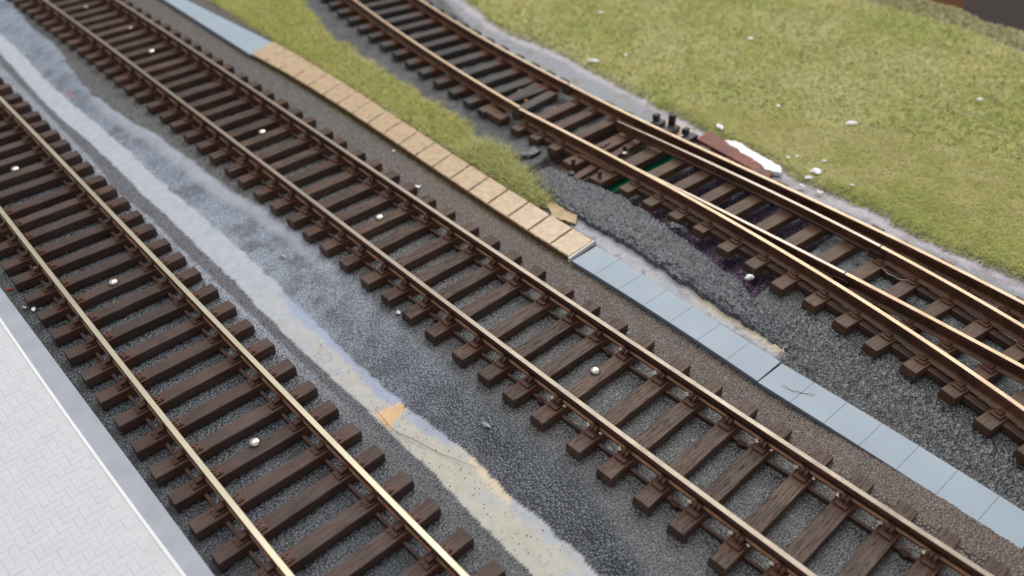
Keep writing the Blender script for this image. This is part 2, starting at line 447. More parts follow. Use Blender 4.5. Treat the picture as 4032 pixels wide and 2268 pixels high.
meA = [sleeper_mesh(29.2, 2.75, 1.9, M['sl_near'], s) for s in range(5)]
meB = [sleeper_mesh(29.2, 2.95, 1.9, M['sl_mid'], s+9) for s in range(6)]
chA = chair_key().mesh('rail_chair', [M['chair']]); chB = chair_bull().mesh('rail_chair', [M['chair']])
tA = thing('railway_track', 'model track with brass-topped rails nearest the pale brick platform', 'track', group='model railway tracks')
stA = stations(fnA, A_R, Z_SL, 1, 14.6, uv(at1(0, 285))[0]-20, uv(at1(1850, 2268))[0]+10, 7.1)
build_track(tA, fnA, stA, G, -260, 70, BULL, M['head_a'], meA, chA, Z_SL+.38, 2.75, 1)
tB = thing('railway_track', 'model track with grey-topped rails and grained sleepers beside the row of paving slabs', 'track', group='model railway tracks')
stB = stations(fnB, B_RUP+B_R, Z_SL, 1, 14.6, uv(at1(100, 0))[0]-20, uv(at1(3900, 2268))[0]+14, 7.05)
build_track(tB, fnB, stB, G, -320, 75, BULL, M['head_b'], meB, chB, Z_SL+.4, 2.95, 1)
# reflections off the rail foot beside the nearer chairs, built as pale wedges
bw = MB(); bw.raw([(-.5, -.35, 0), (.5, -.3, 0), (.45, .35, 0), (-.4, .3, 0), (0, 0, .55), (.3, .1, .4)], [(0, 1, 4), (1, 5, 4), (1, 2, 5), (2, 4, 5), (2, 3, 4), (3, 0, 4), (3, 2, 1, 0)])
wedge = bw.mesh('foot_glint', [M['pale_metal']])
for st, root, lo in ((stB, tB, -65), (stA, tA, -20)):
    for (p, t) in st:
        u = uv(p)[0]
        if u < lo or u > 60: continue
        n = np.array([-t[1], t[0]])
        for s in (-1, 1):
            if random.random() < (.85 if root is tB else .25):
                q = p + n*(s*G/2-.75) - t*(1.25+random.uniform(0, .25))
                o = obj('foot_glint', wedge, root, (q[0], q[1], Z_SL+.55), random.uniform(0, 3)); o.scale = (.9, .9, .9)
            if random.random() < (.35 if root is tB else 0):
                q = p + n*(s*G/2-.7) + t*(1.35+random.uniform(0, .2))
                o = obj('foot_glint', wedge, root, (q[0], q[1], Z_SL+.5), random.uniform(0, 3)); o.scale = (.6, .6, .6)
# round plastic lugs under the rails in some gaps of the middle track
lug = MB(); lug.cyl(0, 0, .2, .95, .85, 14, .95); lugm = lug.mesh('round_lug', [M['web']])
for i, (p, t) in enumerate(stB[:-1]):
    if i % 4 == 1:
        n = np.array([-t[1], t[0]]); q = (p+stB[i+1][0])/2
        for s in (-1, 1): obj('round_lug', lugm, tB, (*(q + n*(s*G/2-1.2)), 0))

# ------------------------------------------------------------------ curved track and points at the back
C1 = [(1479, 49), (1590, 126), (1712, 210), (1835, 288), (2054, 421)]
C4 = [(1673, 0), (1883, 132), (2077, 241), (2244, 330)]
f1 = fit_line(at(C1, Z_RAIL), 2)[0]; f4 = fit_line(at(C4, Z_RAIL), 2)[0]
uJ1, uJ4 = uv(at1(2054, 421, Z_RAIL))[0], uv(at1(2244, 330, Z_RAIL))[0]
tC = thing('railway_track', 'curved model track with golden rails and black sleepers leading into the points', 'track', group='model railway tracks')
ZC = Z_SL+.1
for f, ue in ((f1, uJ1), (f4, uJ4)):
    obj('rail', rail_mesh('rail', line_pts(f, -300, ue-.25), FLAT, ZC, [M['head_c'], M['rust_c'], M['rust'], M['rust_c']], wide=.92), tC)
fC = lambda u: (f1(u)+f4(u))/2
C_L = [(1333, 41), (1374, 72), (1413, 105), (1455, 138), (1502, 173), (1549, 210), (1603, 245), (1657, 281), (1716, 322), (1778, 359), (1836, 400), (1896, 432)]
meC = [sleeper_mesh(30.5, 3.1, 1.7, M['sl_far'], s+20, .15) for s in range(4)]
chC = chair_clip().mesh('rail_chair', [M['chair_red']])
stC = stations(fC, C_L, Z_SL, -1, 15, uv(at1(1300, 0))[0]-40, uv(at1(1900, 440))[0], 7.7)
for i, (p, t) in enumerate(stC):
    rz = math.atan2(t[1], t[0]) + math.pi/2
    sl = obj('sleeper', meC[i % 4], tC, (p[0], p[1], .3), rz)
    u = uv(p)[0]; g = (f4(u)-f1(u))
    for s in (-1, 1): obj('rail_chair', chC, sl, (s*g/2*.985, 0, 1.7-.02), 0)

R1 = [(2054, 421), (2147, 483), (2317, 561), (2473, 648), (2659, 744), (2895, 874), (3000, 950), (3233, 1086), (3388, 1187), (3583, 1312), (3796, 1452), (4032, 1624)]
R4 = [(2244, 330), (2544, 478), (2895, 657), (3157, 761), (3427, 900), (3699, 1036), (4000, 1187)]
R2 = [(2488, 652), (2721, 766), (2895, 856), (3000, 916), (3155, 989), (3326, 1081), (3544, 1191), (3777, 1323), (4000, 1440)]
R3 = [(2434, 478), (2566, 533), (2721, 604), (2895, 691), (3318, 904), (3470, 974), (3660, 1075), (4000, 1281)]
g1, g2, g3, g4 = (fit_line(at(r, Z_RAIL), 3)[0] for r in (R1, R2, R3, R4))
uu = lambda x, y: uv(at1(x, y, Z_RAIL))[0]
tT = thing('railway_points', 'model railway points with golden rails and a switch throwbar over the torn hole', 'points')
uE = uu(4032, 1500)+22
RM = [M['head_c'], M['rust_c'], M['rust'], M['foot']]
obj('stock_rail', rail_mesh('rail', line_pts(g1, uJ1+.25, uE), FLAT, ZC, RM), tT)
obj('stock_rail', rail_mesh('rail', line_pts(g4, uJ4+.25, uE), FLAT, ZC, RM), tT)
RS = [M['steel'], M['rust'], M['rust_dark'], M['rust']]
BLADE = [(x*.72, z, m) for x, z, m in BULL]
for g, a, b_ in ((g2, (2488, 652), (3326, 1081)), (g3, (2434, 478), (3470, 974))):
    P = line_pts(g, uu(*a), uu(*b_)); tp = np.clip(np.linspace(.25, 2.2, len(P)), 0, 1)
    bl = [(x, z+.1, m) for x, z, m in BLADE]
    o = obj('switch_blade', rail_mesh('rail', P, bl, ZC, [M['steel'], M['rust_c'], M['rust'], M['rust_c']], taper=tp, wide=1.25), tT)
    obj('closure_rail', rail_mesh('rail', line_pts(g, uu(*b_)+.3, uE), FLAT, ZC, RM), tT)
# joiners at the heel of each blade and at the joints with the plain track
bj = MB(); bj.box(-.75, -.3, -1.6, 1.6, .25, 1.5, .08); bj.box(.3, .75, -1.6, 1.6, .25, 1.5, .08); bj.box(-1.2, 1.2, -1.6, 1.6, -.02, .3)
jm = bj.mesh('rail_joiner', [M['rust_dark']])
for g, u in ((g2, uu(3326, 1081)), (g3, uu(3470, 974)), (g1, uJ1), (g4, uJ4)):
    q = xy([u, g(u)]); t = xy([u+1, g(u+1)]) - xy([u-1, g(u-1)]); obj('rail_joiner', jm, tT, (q[0], q[1], ZC), math.atan2(t[1], t[0])+math.pi/2)

T_L = [(2044, 516), (2116, 552), (2190, 594), (2258, 650), (2364, 718), (2473, 760), (2566, 816), (2668, 868), (2768, 921), (2865, 998), (2972, 1066), (3078, 1147), (3208, 1216), (3330, 1300), (3449, 1393), (3602, 1480), (3757, 1582), (3894, 1706)]
chT = chair_square().mesh('rail_chair', [M['chair']])
TL = at(T_L, Z_SL); tang = np.array([xy([u+3, g1(u+3)])-xy([u-3, g1(u-3)]) for u in uv(TL)[:, 0]])
tang /= np.linalg.norm(tang, axis=1)[:, None]
mean_t = np.array([np.convolve(np.pad(tang[:, k], 3, 'edge'), np.ones(7)/7, 'valid') for k in (0, 1)]).T
extra = [TL[-1] + mean_t[-1]*7.5*k for k in (1, 2, 3)]
TL = np.vstack([TL, extra]); mean_t = np.vstack([mean_t]+[mean_t[-1:]]*3)
throw_at = {3, 4}
sleeper_cache = {}
for i, (p, t) in enumerate(zip(TL, mean_t)):
    n = np.array([-t[1], t[0]])
    p = p + t*(-1.35) if i not in throw_at else p + t*(-1.6)
    # far end: just beyond the far stock rail
    us = uv(p)[0]; far = p.copy()
    for k in range(200):
        far = p + n*(k*.5); q = uv(far)
        if q[1] > g4(q[0]) + 5.2: break
    Ln = round(float(np.hypot(*(far-p))), 0); low = -.35 if i in throw_at else 0
    key = (Ln, i % 3, i in throw_at)
    if key not in sleeper_cache: sleeper_cache[key] = sleeper_mesh(Ln, 3.6 if i in throw_at else 2.95, 1.9, M['sl_turn'], i+40, .1)
    mid = p + n*Ln/2; rz = math.atan2(n[1], n[0])
    sl = obj('sleeper', sleeper_cache[key], tT, (mid[0], mid[1], .2+low), rz)
    for j, g in enumerate((g1, g2, g3, g4)):
        x = None
        for k in range(0, int(Ln*4)):
            q = uv(p + n*k*.25)
            if q[1] >= g(q[0]): x = k*.25; break
        if x is None: continue
        u = uv(p+n*x)[0]
        if j == 1 and u < uu(3326, 1081)+4: continue
        if j == 2 and u < uu(3470, 974)-2: continue
        if i in throw_at: continue
        obj('rail_chair', chT, sl, (x-Ln/2, 0, 1.9-.02-low), 0)
    if i not in throw_at and i < len(TL)-1:
        q = p + t*3.7
        for j, g in enumerate((g1, g3)):
            u = uv(q)[0]; c = xy([u, g(u)])
            if j == 1 and u < uu(3470, 974): continue
            # moved across to lie under the rail
            for k in range(200):
                cc = q + n*k*.25; w2 = uv(cc)
                if w2[1] >= g(w2[0])-1.5*(j*0+1): break
            o = obj('web_link', link_meshes[0], tT, (cc[0], cc[1], .2), rz); o.scale = (3.0, 1.08, 1.9)

# switch mechanism: throwbar, posts, slide bar
tt = mean_t[3]; nn = np.array([-tt[1], tt[0]]); rzt = math.atan2(nn[1], nn[0])
def along(px, py, z=Z_SL): return at1(px, py, z)
c0, c1 = along(2270, 700, 1.2), along(2505, 562, 1.2)
def bar_between(name, a, b, w_, z0, z1, mat, parent, ext=0):
    a, b = np.array(a), np.array(b); d = b-a; L = np.hypot(*d)+ext; m = (a+b)/2
    mb = MB(); mb.box(-L/2, L/2, -w_/2, w_/2, z0, z1, min(.12, w_*.2)); return obj(name, mb.mesh(name, [mat]), parent, (m[0], m[1], 0), math.atan2(d[1], d[0]))
bar_between('throwbar', at1(2262, 710, 1.0), at1(2570, 530, 1.0), 2.0, .5, 1.5, M['sl_turn'], tT)
def post(px, py, z0, h, r, mat, parent, name='post', washer=False, square=False):
    q = at1(px, py, z0); mb = MB()
    if square: mb.box(-r, r, -r*.8, r*.8, 0, h, .08)
    else:
        mb.cyl(0, 0, 0, h, r, 12); mb.cyl(0, 0, h, h+.12, r*.85, 12, .6)
    if washer: mb.cyl(0, 0, -.02, .18, r*2.1, 14)
    return obj(name, mb.mesh(name, [mat]), parent, (q[0], q[1], z0), rzt)
post(2462, 606, 1.5, .25, 1.0, M['chair'], tT, 'washer')
post(2462, 606, 1.6, 2.1, .5, M['soot'], tT, 'pivot_post')
post(2462, 606, 3.75, .12, .46, M['pale_metal'], tT, 'pivot_cap')
post(2252, 705, .4, 1.7, .75, M['soot'], tT, 'throwbar_knob')
post(2260, 655, 1.7, 1.9, .42, M['chair'], tT, 'spring_post', square=True)
post(2364, 703, 1.7, 1.9, .38, M['chair'], tT, 'spring_post', square=True)
sb = bar_between('slide_bar', at1(2288, 612, 2.0), at1(2422, 680, 2.0), 1.5, 1.75, 2.3, M['chair'], tT)
post(2648, 500, 1.0, 3.4, 1.0, M['soot'], tT, 'motor_post')
post(2702, 532, 1.7, 1.6, .8, M['soot'], tT, 'spring_post', square=True)
post(2588, 476, 1.6, 1.7, .8, M['soot'], tT, 'spring_post', square=True)
for a_, b_ in (((2580, 492), (2612, 474)), ((2626, 520), (2668, 496)), ((2690, 556), (2738, 530))):
    bar_between('sleeper_end', at1(*a_, 1.6), at1(*b_, 1.6), 2.6, .1, 1.7, M['soot'], tT)
bp_ = bar_between('tie_plate', at1(2466, 545, 2.0), at1(2500, 520, 2.0), 1.4, 1.95, 2.25, M['chair'], tT)
bar_between('tie_plate', at1(2370, 583, 2.0), at1(2400, 563, 2.0), 1.0, 2.0, 2.25, M['chair'], tT)
for a_, b_ in (((2520, 545), (2560, 525)), ((2790, 600), (2830, 620)), ((2855, 640), (2890, 660))):
    bar_between('tie_plate', at1(*a_, 1.9), at1(*b_, 1.9), 1.3, 1.4, 2.0, M['chair'], tT)
# end plates of the plain track's last sleepers
bm_ = MB(); bm_.box(-1.7, 1.7, -4.4, 4.4, 0, 1.7, .15)
q = at1(1952, 438, Z_SL); obj('end_plate', bm_.mesh('end_plate', [M['sl_turn']]), tC, (q[0], q[1], .3), rzt+.0)
# small bolt heads on timbers
for px, py in ((2052, 359), (2077, 398), (2185, 430)):
    q = at1(px, py, Z_SL); mb = MB(); mb.cyl(0, 0, 0, .3, .55, 10, .8); obj('bolt_head', mb.mesh('bolt_head', [M['foot']]), tC if py < 415 else tT, (q[0], q[1], Z_SL-.05))
bar_between('end_board', at1(1985, 405, Z_SL), at1(2130, 330, Z_SL), 3.0, .4, 2.15, M['sl_far'], tC)
bar_between('end_board', at1(2040, 435, Z_SL), at1(2185, 362, Z_SL), 3.0, .4, 2.12, M['sl_far'], tC)

# ------------------------------------------------------------------ track pins
pinm = None
def pin_mesh(r, h, mat):
    mb = []; V, F = [], []; n, k = 16, 5
    V.append((0, 0, h))
    for j in range(1, k+1):
        a = math.pi/2*j/k
        for i in range(n):
            b = 2*math.pi*i/n; V.append((math.sin(a)*r*math.cos(b), math.sin(a)*r*math.sin(b), h*math.cos(a)*.8+.2*h))
    for i in range(n): V.append((r*.9*math.cos(2*math.pi*i/n), r*.9*math.sin(2*math.pi*i/n), -.15))
    for i in range(n): F.append((0, 1+i, 1+(i+1) % n))
    for j in range(k): F += [(1+j*n+i, 1+(j+1)*n+i, 1+(j+1)*n+(i+1) % n, 1+j*n+(i+1) % n) for i in range(n)]
    return mesh_np('track_pin', V, F, [mat], None, True)
pm, pd = pin_mesh(1.0, .8, M['pin']), pin_mesh(.8, .4, M['pin_dull'])
for (x, y, mm, lab) in ((63, 650, pm, 'domed silver track pin at the left edge of the photo in the near track'),
        (446, 1098, pm, 'silver track pin lit from one side, middle one of three in the near track'),
        (998, 1732, pm, 'large round silver track pin in the lower half of the near track'),
        (345, 12, pd, 'dull beige track pin at the very top of the middle track'),
        (520, 95, pd, 'small dull ring-like track pin close to the far rail of the middle track'),
        (603, 190, pm, 'bright blurred track pin near the top of the middle track'),
        (1037, 511, pm, 'bright track pin in the middle track left of the brown slabs'),
        (1496, 850, pm, 'silver domed track pin in sharp focus above centre of the middle track'),
        (2341, 1460, pm, 'faceted silver track pin lowest in the middle track')):
    q = at1(x, y, Z_SL+.3); tag(obj('track_pin', mm, None, (q[0], q[1], Z_SL)), lab, 'pin', 'track pins')

# ------------------------------------------------------------------ paving strips
def mat_grey_slab():
    t = NT('blue_grey_styrene'); v = t.coords()
    base = t.ramp(t.noise(v, .8, 3), [(.3, lin((144, 157, 168))), (.7, lin((152, 165, 177)))])
    sp = t.ramp(t.vor(v, 9), [(.02, (.5,)*3), (.035, K0)])
    gate = t.ramp(t.noise(v, 3, 2), [(.6, K0), (.66, W1)])
    base = t.mix(t.mix(1., sp, gate, 'MULTIPLY'), base, (.7, .72, .75, 1))
    return t.set(base=base, rough=.5, normal=t.bump(t.noise(v, 12, 3), .05, .05), spec=.35)
def mat_brown_slab():
    t = NT('bronze_painted_slab'); v = t.coords()
    mp = t.coords((1.2, 1.2, 1.2)); f = t.noise(mp, 5, 5, .65); f2 = t.noise(v, 1.2, 3)
    base = t.ramp(f, [(.25, lin((152, 127, 96))), (.52, lin((180, 154, 120))), (.8, lin((200, 176, 144)))])
    rot = t.new('ShaderNodeMapping'); tc = t.new('ShaderNodeTexCoord'); t.link(tc.outputs['Object'], rot.inputs[0])
    rot.inputs['Rotation'].default_value = (0, 0, .8); rot.inputs['Scale'].default_value = (2, 12, 2)
    st = t.noise(rot.outputs[0], 2.0, 3)
    scr = t.ramp(st, [(.68, K0), (.74, W1)])
    base = t.mix(t.mix(.6, K0, scr), base, (*lin((226, 214, 202)), 1))
    dk = t.ramp(st, [(.24, W1), (.3, K0)])
    base = t.mix(t.mix(.7, K0, dk), base, (*lin((110, 76, 52)), 1))
    n1 = t.bump(f, .35, .14); n2 = t.bump(st, .5, .12, n1)
    return t.set(base=base, rough=.3, normal=n2, spec=.7)
M['grey_slab'] = mat_grey_slab(); M['brown_slab'] = mat_brown_slab()
M['brown_edge'] = mat_plain('dirty_slab_edge', (104, 74, 50), .5, 0, .5, 12, .6, 25)
M['sheet_grey'] = mat_plain('styrene_edge', (118, 134, 152), .5, 0, .12, 4)

T1L = [(2254, 1031), (2339, 1079), (2432, 1143), (2531, 1206), (2635, 1274), (2744, 1346), (2859, 1423), (2978, 1507)]
T1R = [(2356, 971), (2433, 1022), (2529, 1084), (2627, 1146), (2730, 1211), (2841, 1278), (2955, 1353), (3067, 1432)]
T2L = [(2985, 1513), (3100, 1588), (3236, 1676), (3379, 1765), (3525, 1860), (3679, 1962), (3842, 2068), (4010, 2181)]
T2R = [(3083, 1440), (3194, 1512), (3332, 1590), (3476, 1676), (3617, 1768), (3768, 1867), (3932, 1965), (4100, 2073)]
def quad_slab(a, b, c, d, z0, z1, bev, mat, side_mat, parent, gap=.05, warp=0., sub=6):
    """slab with corners a,b (start left,right) c,d (end right,left); rims bevelled"""
    a, b, c, d = map(np.array, (a, b, c, d)); m = (a+b+c+d)/4
    def ins(p, k): return p+(m-p)/np.hypot(*(m-p))*k
    V, F, mi = [], [], []
    rings = []
    for k, z in ((gap, z0), (gap, z1-bev), (gap+bev*1.2, z1)):
        A = [ins(p, k*1.4) for p in (a, b, c, d)]
        ring = []
        for i in range(4):
            for j in range(sub):
                p = A[i]+(A[(i+1) % 4]-A[i])*j/sub
                p = p + np.random.default_rng(int(abs(p[0]*97+p[1]*31)) % 9999 + i*7 + j).normal(0, warp, 2) if warp else p
                ring.append(len(V)); V.append((p[0], p[1], z + (random.uniform(-warp, warp)*.6 if z == z1 else 0)))
        rings.append(ring)
    n = 4*sub
    for r in range(2):
        for i in range(n): F.append((rings[r][i], rings[r][(i+1) % n], rings[r+1][(i+1) % n], rings[r+1][i])); mi.append(1 if r == 0 else 0)
    F.append(tuple(rings[2])); mi.append(0); F.append(tuple(rings[0][::-1])); mi.append(1)
    me = mesh_np('slab', V, F, [mat, side_mat], mi)
    bm = bmesh.new(); bm.from_mesh(me); bmesh.ops.recalc_face_normals(bm, faces=bm.faces); bm.to_mesh(me); bm.free()
    return obj('paving_slab', me, parent)
def strip(root, Ls, Rs, z0, z1, bev, mat, side, gap, warp=0.):
    L, R = at(Ls, z1), at(Rs, z1)
    # smooth the measured joints: equal pitch on smooth edges
    k = np.arange(len(L)); cl = [np.polyfit(k, L[:, i], 2 if len(L) > 3 else 1) for i in (0, 1)]; cr = [np.polyfit(k, R[:, i], 2 if len(L) > 3 else 1) for i in (0, 1)]
    L = np.stack([np.polyval(c, k) for c in cl], 1); R = np.stack([np.polyval(c, k) for c in cr], 1)
    for i in range(len(L)-1): quad_slab(L[i], R[i], R[i+1], L[i+1], z0, z1, bev, mat, side, root, gap, warp)
    return L, R
def base_sheet(root, L, R, z0, z1, mat, inset=.12):
    l = L + (R-L)/np.linalg.norm(R-L, axis=1)[:, None]*inset; r = R - (R-L)/np.linalg.norm(R-L, axis=1)[:, None]*inset
    obj('backing_sheet', prism(np.vstack([l, r[::-1]]), z0, z1, [mat], 'backing_sheet'), root)
s1 = thing('paving_strip', 'blue-grey strip of seven paving slabs directly below the brown strip', 'paving', group='blue-grey paving strips')
L, R = strip(s1, T1L, T1R, .55, 1.15, .05, M['grey_slab'], M['sheet_grey'], .015); base_sheet(s1, L, R, .1, .6, M['sheet_grey'])
s2 = thing('paving_strip', 'blue-grey strip of paving slabs running off the lower right with a hair on it', 'paving', group='blue-grey paving strips')
L, R = strip(s2, T2L, T2R, .55, 1.15, .05, M['grey_slab'], M['sheet_grey'], .015); base_sheet(s2, L, R, .1, .6, M['sheet_grey'])
# brown strip: measured edges, slabs of equal length between its two ends
BL = D([(634, 130)]) + [(1337, 408), (1397, 447), (1459, 484), (1516, 532), (1918, 804), (1997, 855), (2081, 907), (2168, 966), (2240, 1016)]
BR = D([(692, 98)]) + [(1424, 361), (1479, 396), (1543, 439), (1607, 482), (2003, 738), (2087, 791), (2168, 843), (2254, 896), (2342, 946)]
ZB = 1.55
fl, fr = fit_line(at(BL, ZB), 3)[0], fit_line(at(BR, ZB), 3)[0]
ul, ur = uv(at(BL, ZB))[:, 0], uv(at(BR, ZB))[:, 0]
NB = 19
kf = np.r_[0, np.cumsum(np.r_[np.linspace(7.7, 6.85, NB-1), 6.1])]; kf /= kf[-1]
kl = ul[0]+(ul[-1]-ul[0])*kf; kr = ur[0]+(ur[-1]-ur[0])*kf
Lb = xy(np.stack([kl, fl(kl)], 1)); Rb = xy(np.stack([kr, fr(kr)], 1))

s3 = thing('paving_strip', 'bronze-brown painted strip of scratched paving slabs with white cut end', 'paving')
for i in range(NB): quad_slab(Lb[i], Rb[i], Rb[i+1], Lb[i+1], .7, ZB, .16, M['brown_slab'], M['brown_edge'], s3, .16, .03, 8)
base_sheet(s3, Lb, Rb, .15, 1.2, M['brown_edge'], .1)
pe = np.array([Lb[-1], Rb[-1]]); ed = (pe[1]-pe[0]); tdir = (Lb[-1]-Lb[-2])/np.linalg.norm(Lb[-1]-Lb[-2])
obj('cut_end', prism([pe[0]-tdir*.3, pe[0]+tdir*.12, pe[1]+tdir*.12, pe[1]-tdir*.3], .2, 1.35, [M['white']], 'cut_end'), s3)
s4 = thing('paving_strip', 'pale blue-grey plain strip at the top left beyond the brown slabs', 'paving', group='blue-grey paving strips')
FL = [(394, -180), (992, 207)]; FR = [(509, -128), (1078, 160)]
strip(s4, FL, FR, .3, 1.3, .06, M['grey_slab'], M['sheet_grey'], .0)

# ------------------------------------------------------------------ the ground
def vnoise(P, scale, seed, octaves=4, rough=.5):
    out = np.zeros(len(P)); amp = 1; tot = 0
    for o in range(octaves):
        r = np.random.default_rng(seed*131+o); T = r.random((256, 256))
        q = P/scale + r.random(2)*100; i = np.floor(q).astype(int); f = q-i; f = f*f*(3-2*f); i &= 255; j = (i+1) & 255
        a = T[i[:, 0], i[:, 1]]; b = T[j[:, 0], i[:, 1]]; c = T[i[:, 0], j[:, 1]]; d = T[j[:, 0], j[:, 1]]
        out += amp*((a*(1-f[:, 0])+b*f[:, 0])*(1-f[:, 1])+(c*(1-f[:, 0])+d*f[:, 0])*f[:, 1]); tot += amp; amp *= rough; scale = scale/2.03
    return out/tot
def worley(P, scale, seed):
    r = np.random.default_rng(seed); T = r.random((256, 256, 2)); H = r.random((256, 256))
    q = P/scale; i = np.floor(q).astype(int); best = np.full(len(P), 9.); b2 = np.full(len(P), 9.); h = np.zeros(len(P))
    for dx in (-1, 0, 1):
        for dy in (-1, 0, 1):
            k = i+[dx, dy]; o = T[k[:, 0] & 255, k[:, 1] & 255]; d = np.hypot(*(q-(k+o)).T)
            hh = H[k[:, 0] & 255, k[:, 1] & 255]
            new = d < best; b2 = np.where(new, best, np.minimum(b2, d)); h = np.where(new, hh, h); best = np.where(new, d, best)
    return best, b2, h
def sstep(x, a, b): t = np.clip((x-a)/(b-a), 0, 1); return t*t*(3-2*t)

def bound(pts, z=0.):
    Q = uv(at(pts, z)); Q = Q[np.argsort(Q[:, 0])]
    def fn(u):
        v = np.interp(u, Q[:, 0], Q[:, 1])
        sl0 = (Q[1, 1]-Q[0, 1])/(Q[1, 0]-Q[0, 0]); sl1 = (Q[-1, 1]-Q[-2, 1])/(Q[-1, 0]-Q[-2, 0])
        return v + np.where(u < Q[0, 0], (u-Q[0, 0])*np.clip(sl0, -.3, .3), 0) + np.where(u > Q[-1, 0], (u-Q[-1, 0])*np.clip(sl1, -.3, .3), 0)
    return fn
ZD = -2.0
b_dark = bound([(0, 230), (130, 365), (250, 496), (365, 616), (470, 756), (600, 855), (700, 960), (900, 1150)], -.6)
b_cl = bound([(0, 188), (68, 261), (157, 365), (235, 443), (334, 527), (417, 605), (501, 689), (563, 756), (647, 829), (730, 913), (819, 1001), (929, 1105), (1002, 1189), (1085, 1272), (1174, 1361), (1294, 1471), (1344, 1522), (1422, 1590), (1537, 1705), (1709, 1867), (1840, 2013), (1986, 2159), (2095, 2268)], ZD)
b_cr = bound([(0, 115), (31, 141), (104, 209), (177, 292), (271, 381), (365, 459), (443, 527), (522, 590), (600, 673), (694, 756), (783, 829), (876, 913), (970, 996), (1075, 1095), (1169, 1194), (1268, 1288), (1343, 1366), (1495, 1512), (1568, 1575), (1657, 1648), (1798, 1747), (1887, 1825), (1970, 1924), (2116, 2044), (2158, 2086), (2257, 2164), (2325, 2242)], ZD)
b_top = bound([(63, 0), (120, 89), (209, 146), (256, 209), (313, 292), (365, 355), (443, 412), (553, 480), (626, 527), (730, 605), (845, 699), (1000, 790), (1150, 900), (1343, 1060), (1448, 1160), (1600, 1310), (1800, 1480), (2035, 1690), (2316, 1930), (2442, 2130)], 0)
b_gr = bound(D([(760, -10), (835, 90), (930, 150), (1050, 232), (1150, 290), (1230, 370), (1300, 415), (1345, 465), (1400, 515)]), 0)       # right edge of the grass verge
b_pl = bound(D([(1435, 535), (1480, 562), (1560, 600), (1640, 660), (1700, 700), (1800, 765), (1900, 832), (1985, 885)]), .3)     # plaster / foam
b_fm = bound(D([(1340, 425), (1385, 418), (1450, 440), (1560, 492), (1680, 570), (1750, 640), (1850, 722), (1900, 765), (1960, 800)]), .8)   # upper edge of the foam
b_fd = bound(D([(1130, -40), (1180, 0), (1250, 58), (1300, 86), (1395, 122), (1459, 155), (1492, 174), (1559, 211), (1625, 246), (1692, 284), (1760, 322), (1820, 352), (1930, 400), (1985, 436), (2060, 478), (2200, 535), (2300, 592), (2420, 645), (2576, 712), (2700, 770)]), .6)
b_far = bound([(3200, -60), (3314, -10), (3470, 31), (3601, 68), (3784, 120), (3940, 183), (4031, 219), (4150, 260)], 1.)
b_rim = bound([(3450, -60), (3601, 0), (3705, 31), (3784, 52), (3888, 99), (4031, 141), (4150, 190)], 3.)
u_hole0, u_hole1 = uv(at1(2110, 640))[0], uv(at1(3080, 1090))[0]

res = .43
xs = np.arange(-215, 225, res); ys = np.arange(42, 330, res)
X, Y = np.meshgrid(xs, ys); P = np.stack([X.ravel(), Y.ravel()], 1); Q = uv(P); u, v = Q[:, 0], Q[:, 1]
# outside the seen wedge the detail is not needed but the sheet still goes on
n_lo = vnoise(P, 14, 1); n_md = vnoise(P, 3.2, 2); n_hi = vnoise(P, 1.1, 3, 3); n_e = (vnoise(P, 2.4, 4)-.5); n_e2 = vnoise(P, 7, 5)-.5
vA = v - fnA(u); vB = v - fnB(u)
cl_, cr_, tp_ = b_cl(u)+n_e*.8, b_cr(u)+n_e*1.2, b_top(u)+n_e2*2
fd_ = b_fd(u)+n_e2*3+n_e*2+.6
z = np.zeros(len(P))
# ditch between the first two tracks
shA = sstep(v, fnA(u)+15.2, b_cl(u)+.3); shB = 1-sstep(v, b_cr(u)-.2, np.maximum(b_top(u), b_cr(u)+1.5))
z += ZD*np.where(v < (b_cl(u)+b_cr(u))/2, shA, shB)
# foam rises over the ends of the sleepers at the lower right
rise = sstep(u, uv(at1(2950, 1590))[0], uv(at1(3700, 2080))[0])*sstep(vB, 10.2, 14.0)*(1-sstep(v, b_top(u)+80, b_top(u)+90))
tile_l = bound(BL[:1]+T1L+T2L, 0)
z += rise*1.75*(1-.45*sstep(v, tile_l(u)-3.2, tile_l(u)-.3))*(v < tile_l(u)+10)*(1-sstep(v, tile_l(u)-.4, tile_l(u)+.1))
z += .10*(sstep(vB, 14.8, 18.5))*(v < tile_l(u))
# field
fld = sstep(v, fd_-1.2, fd_+1.5); z += fld*(1.0+.9*(n_lo-.5)) 
z += sstep(v, b_far(u)-14, b_far(u)-2)*.0
far_ = sstep(v, b_far(u)-1.5, b_far(u)+.6); z += far_*(.6 + 1.6*sstep(v, b_far(u)+1, b_far(u)+8)) - .9*np.exp(-((v-b_far(u))/1.1)**2)
drop = sstep(v, b_rim(u)-.5, b_rim(u)+1.5); z -= drop*70
# hole under the points
hole = sstep(u, u_hole0, u_hole0+1.5)*(1-sstep(u, u_hole1-1.5, u_hole1+.5))*sstep(v, np.minimum(b_fm(u), g1(u)-3.)-.6+n_e*.8, np.minimum(b_fm(u), g1(u)-3.)+.4+n_e*.8)*(1-sstep(v, g4(u)+2.0+n_e*2, g4(u)+3.4+n_e*2))
z -= hole*2.3
# trench where plaster shows beside the grey slabs
tile_r = bound(BR[:1]+BR[-3:]+T1R+T2R, 0)
plas = sstep(v, tile_r(u)-.3, tile_r(u)+.3)*(1-sstep(v, b_pl(u)-.6+n_e*.5, b_pl(u)+.4+n_e*.5))*sstep(u, uv(at1(2180, 850))[0], uv(at1(2230, 880))[0])*(1-sstep(u, uv(at1(3080, 1400))[0]-2, uv(at1(3080, 1400))[0]+1.5+n_e*2))
z -= plas*.35
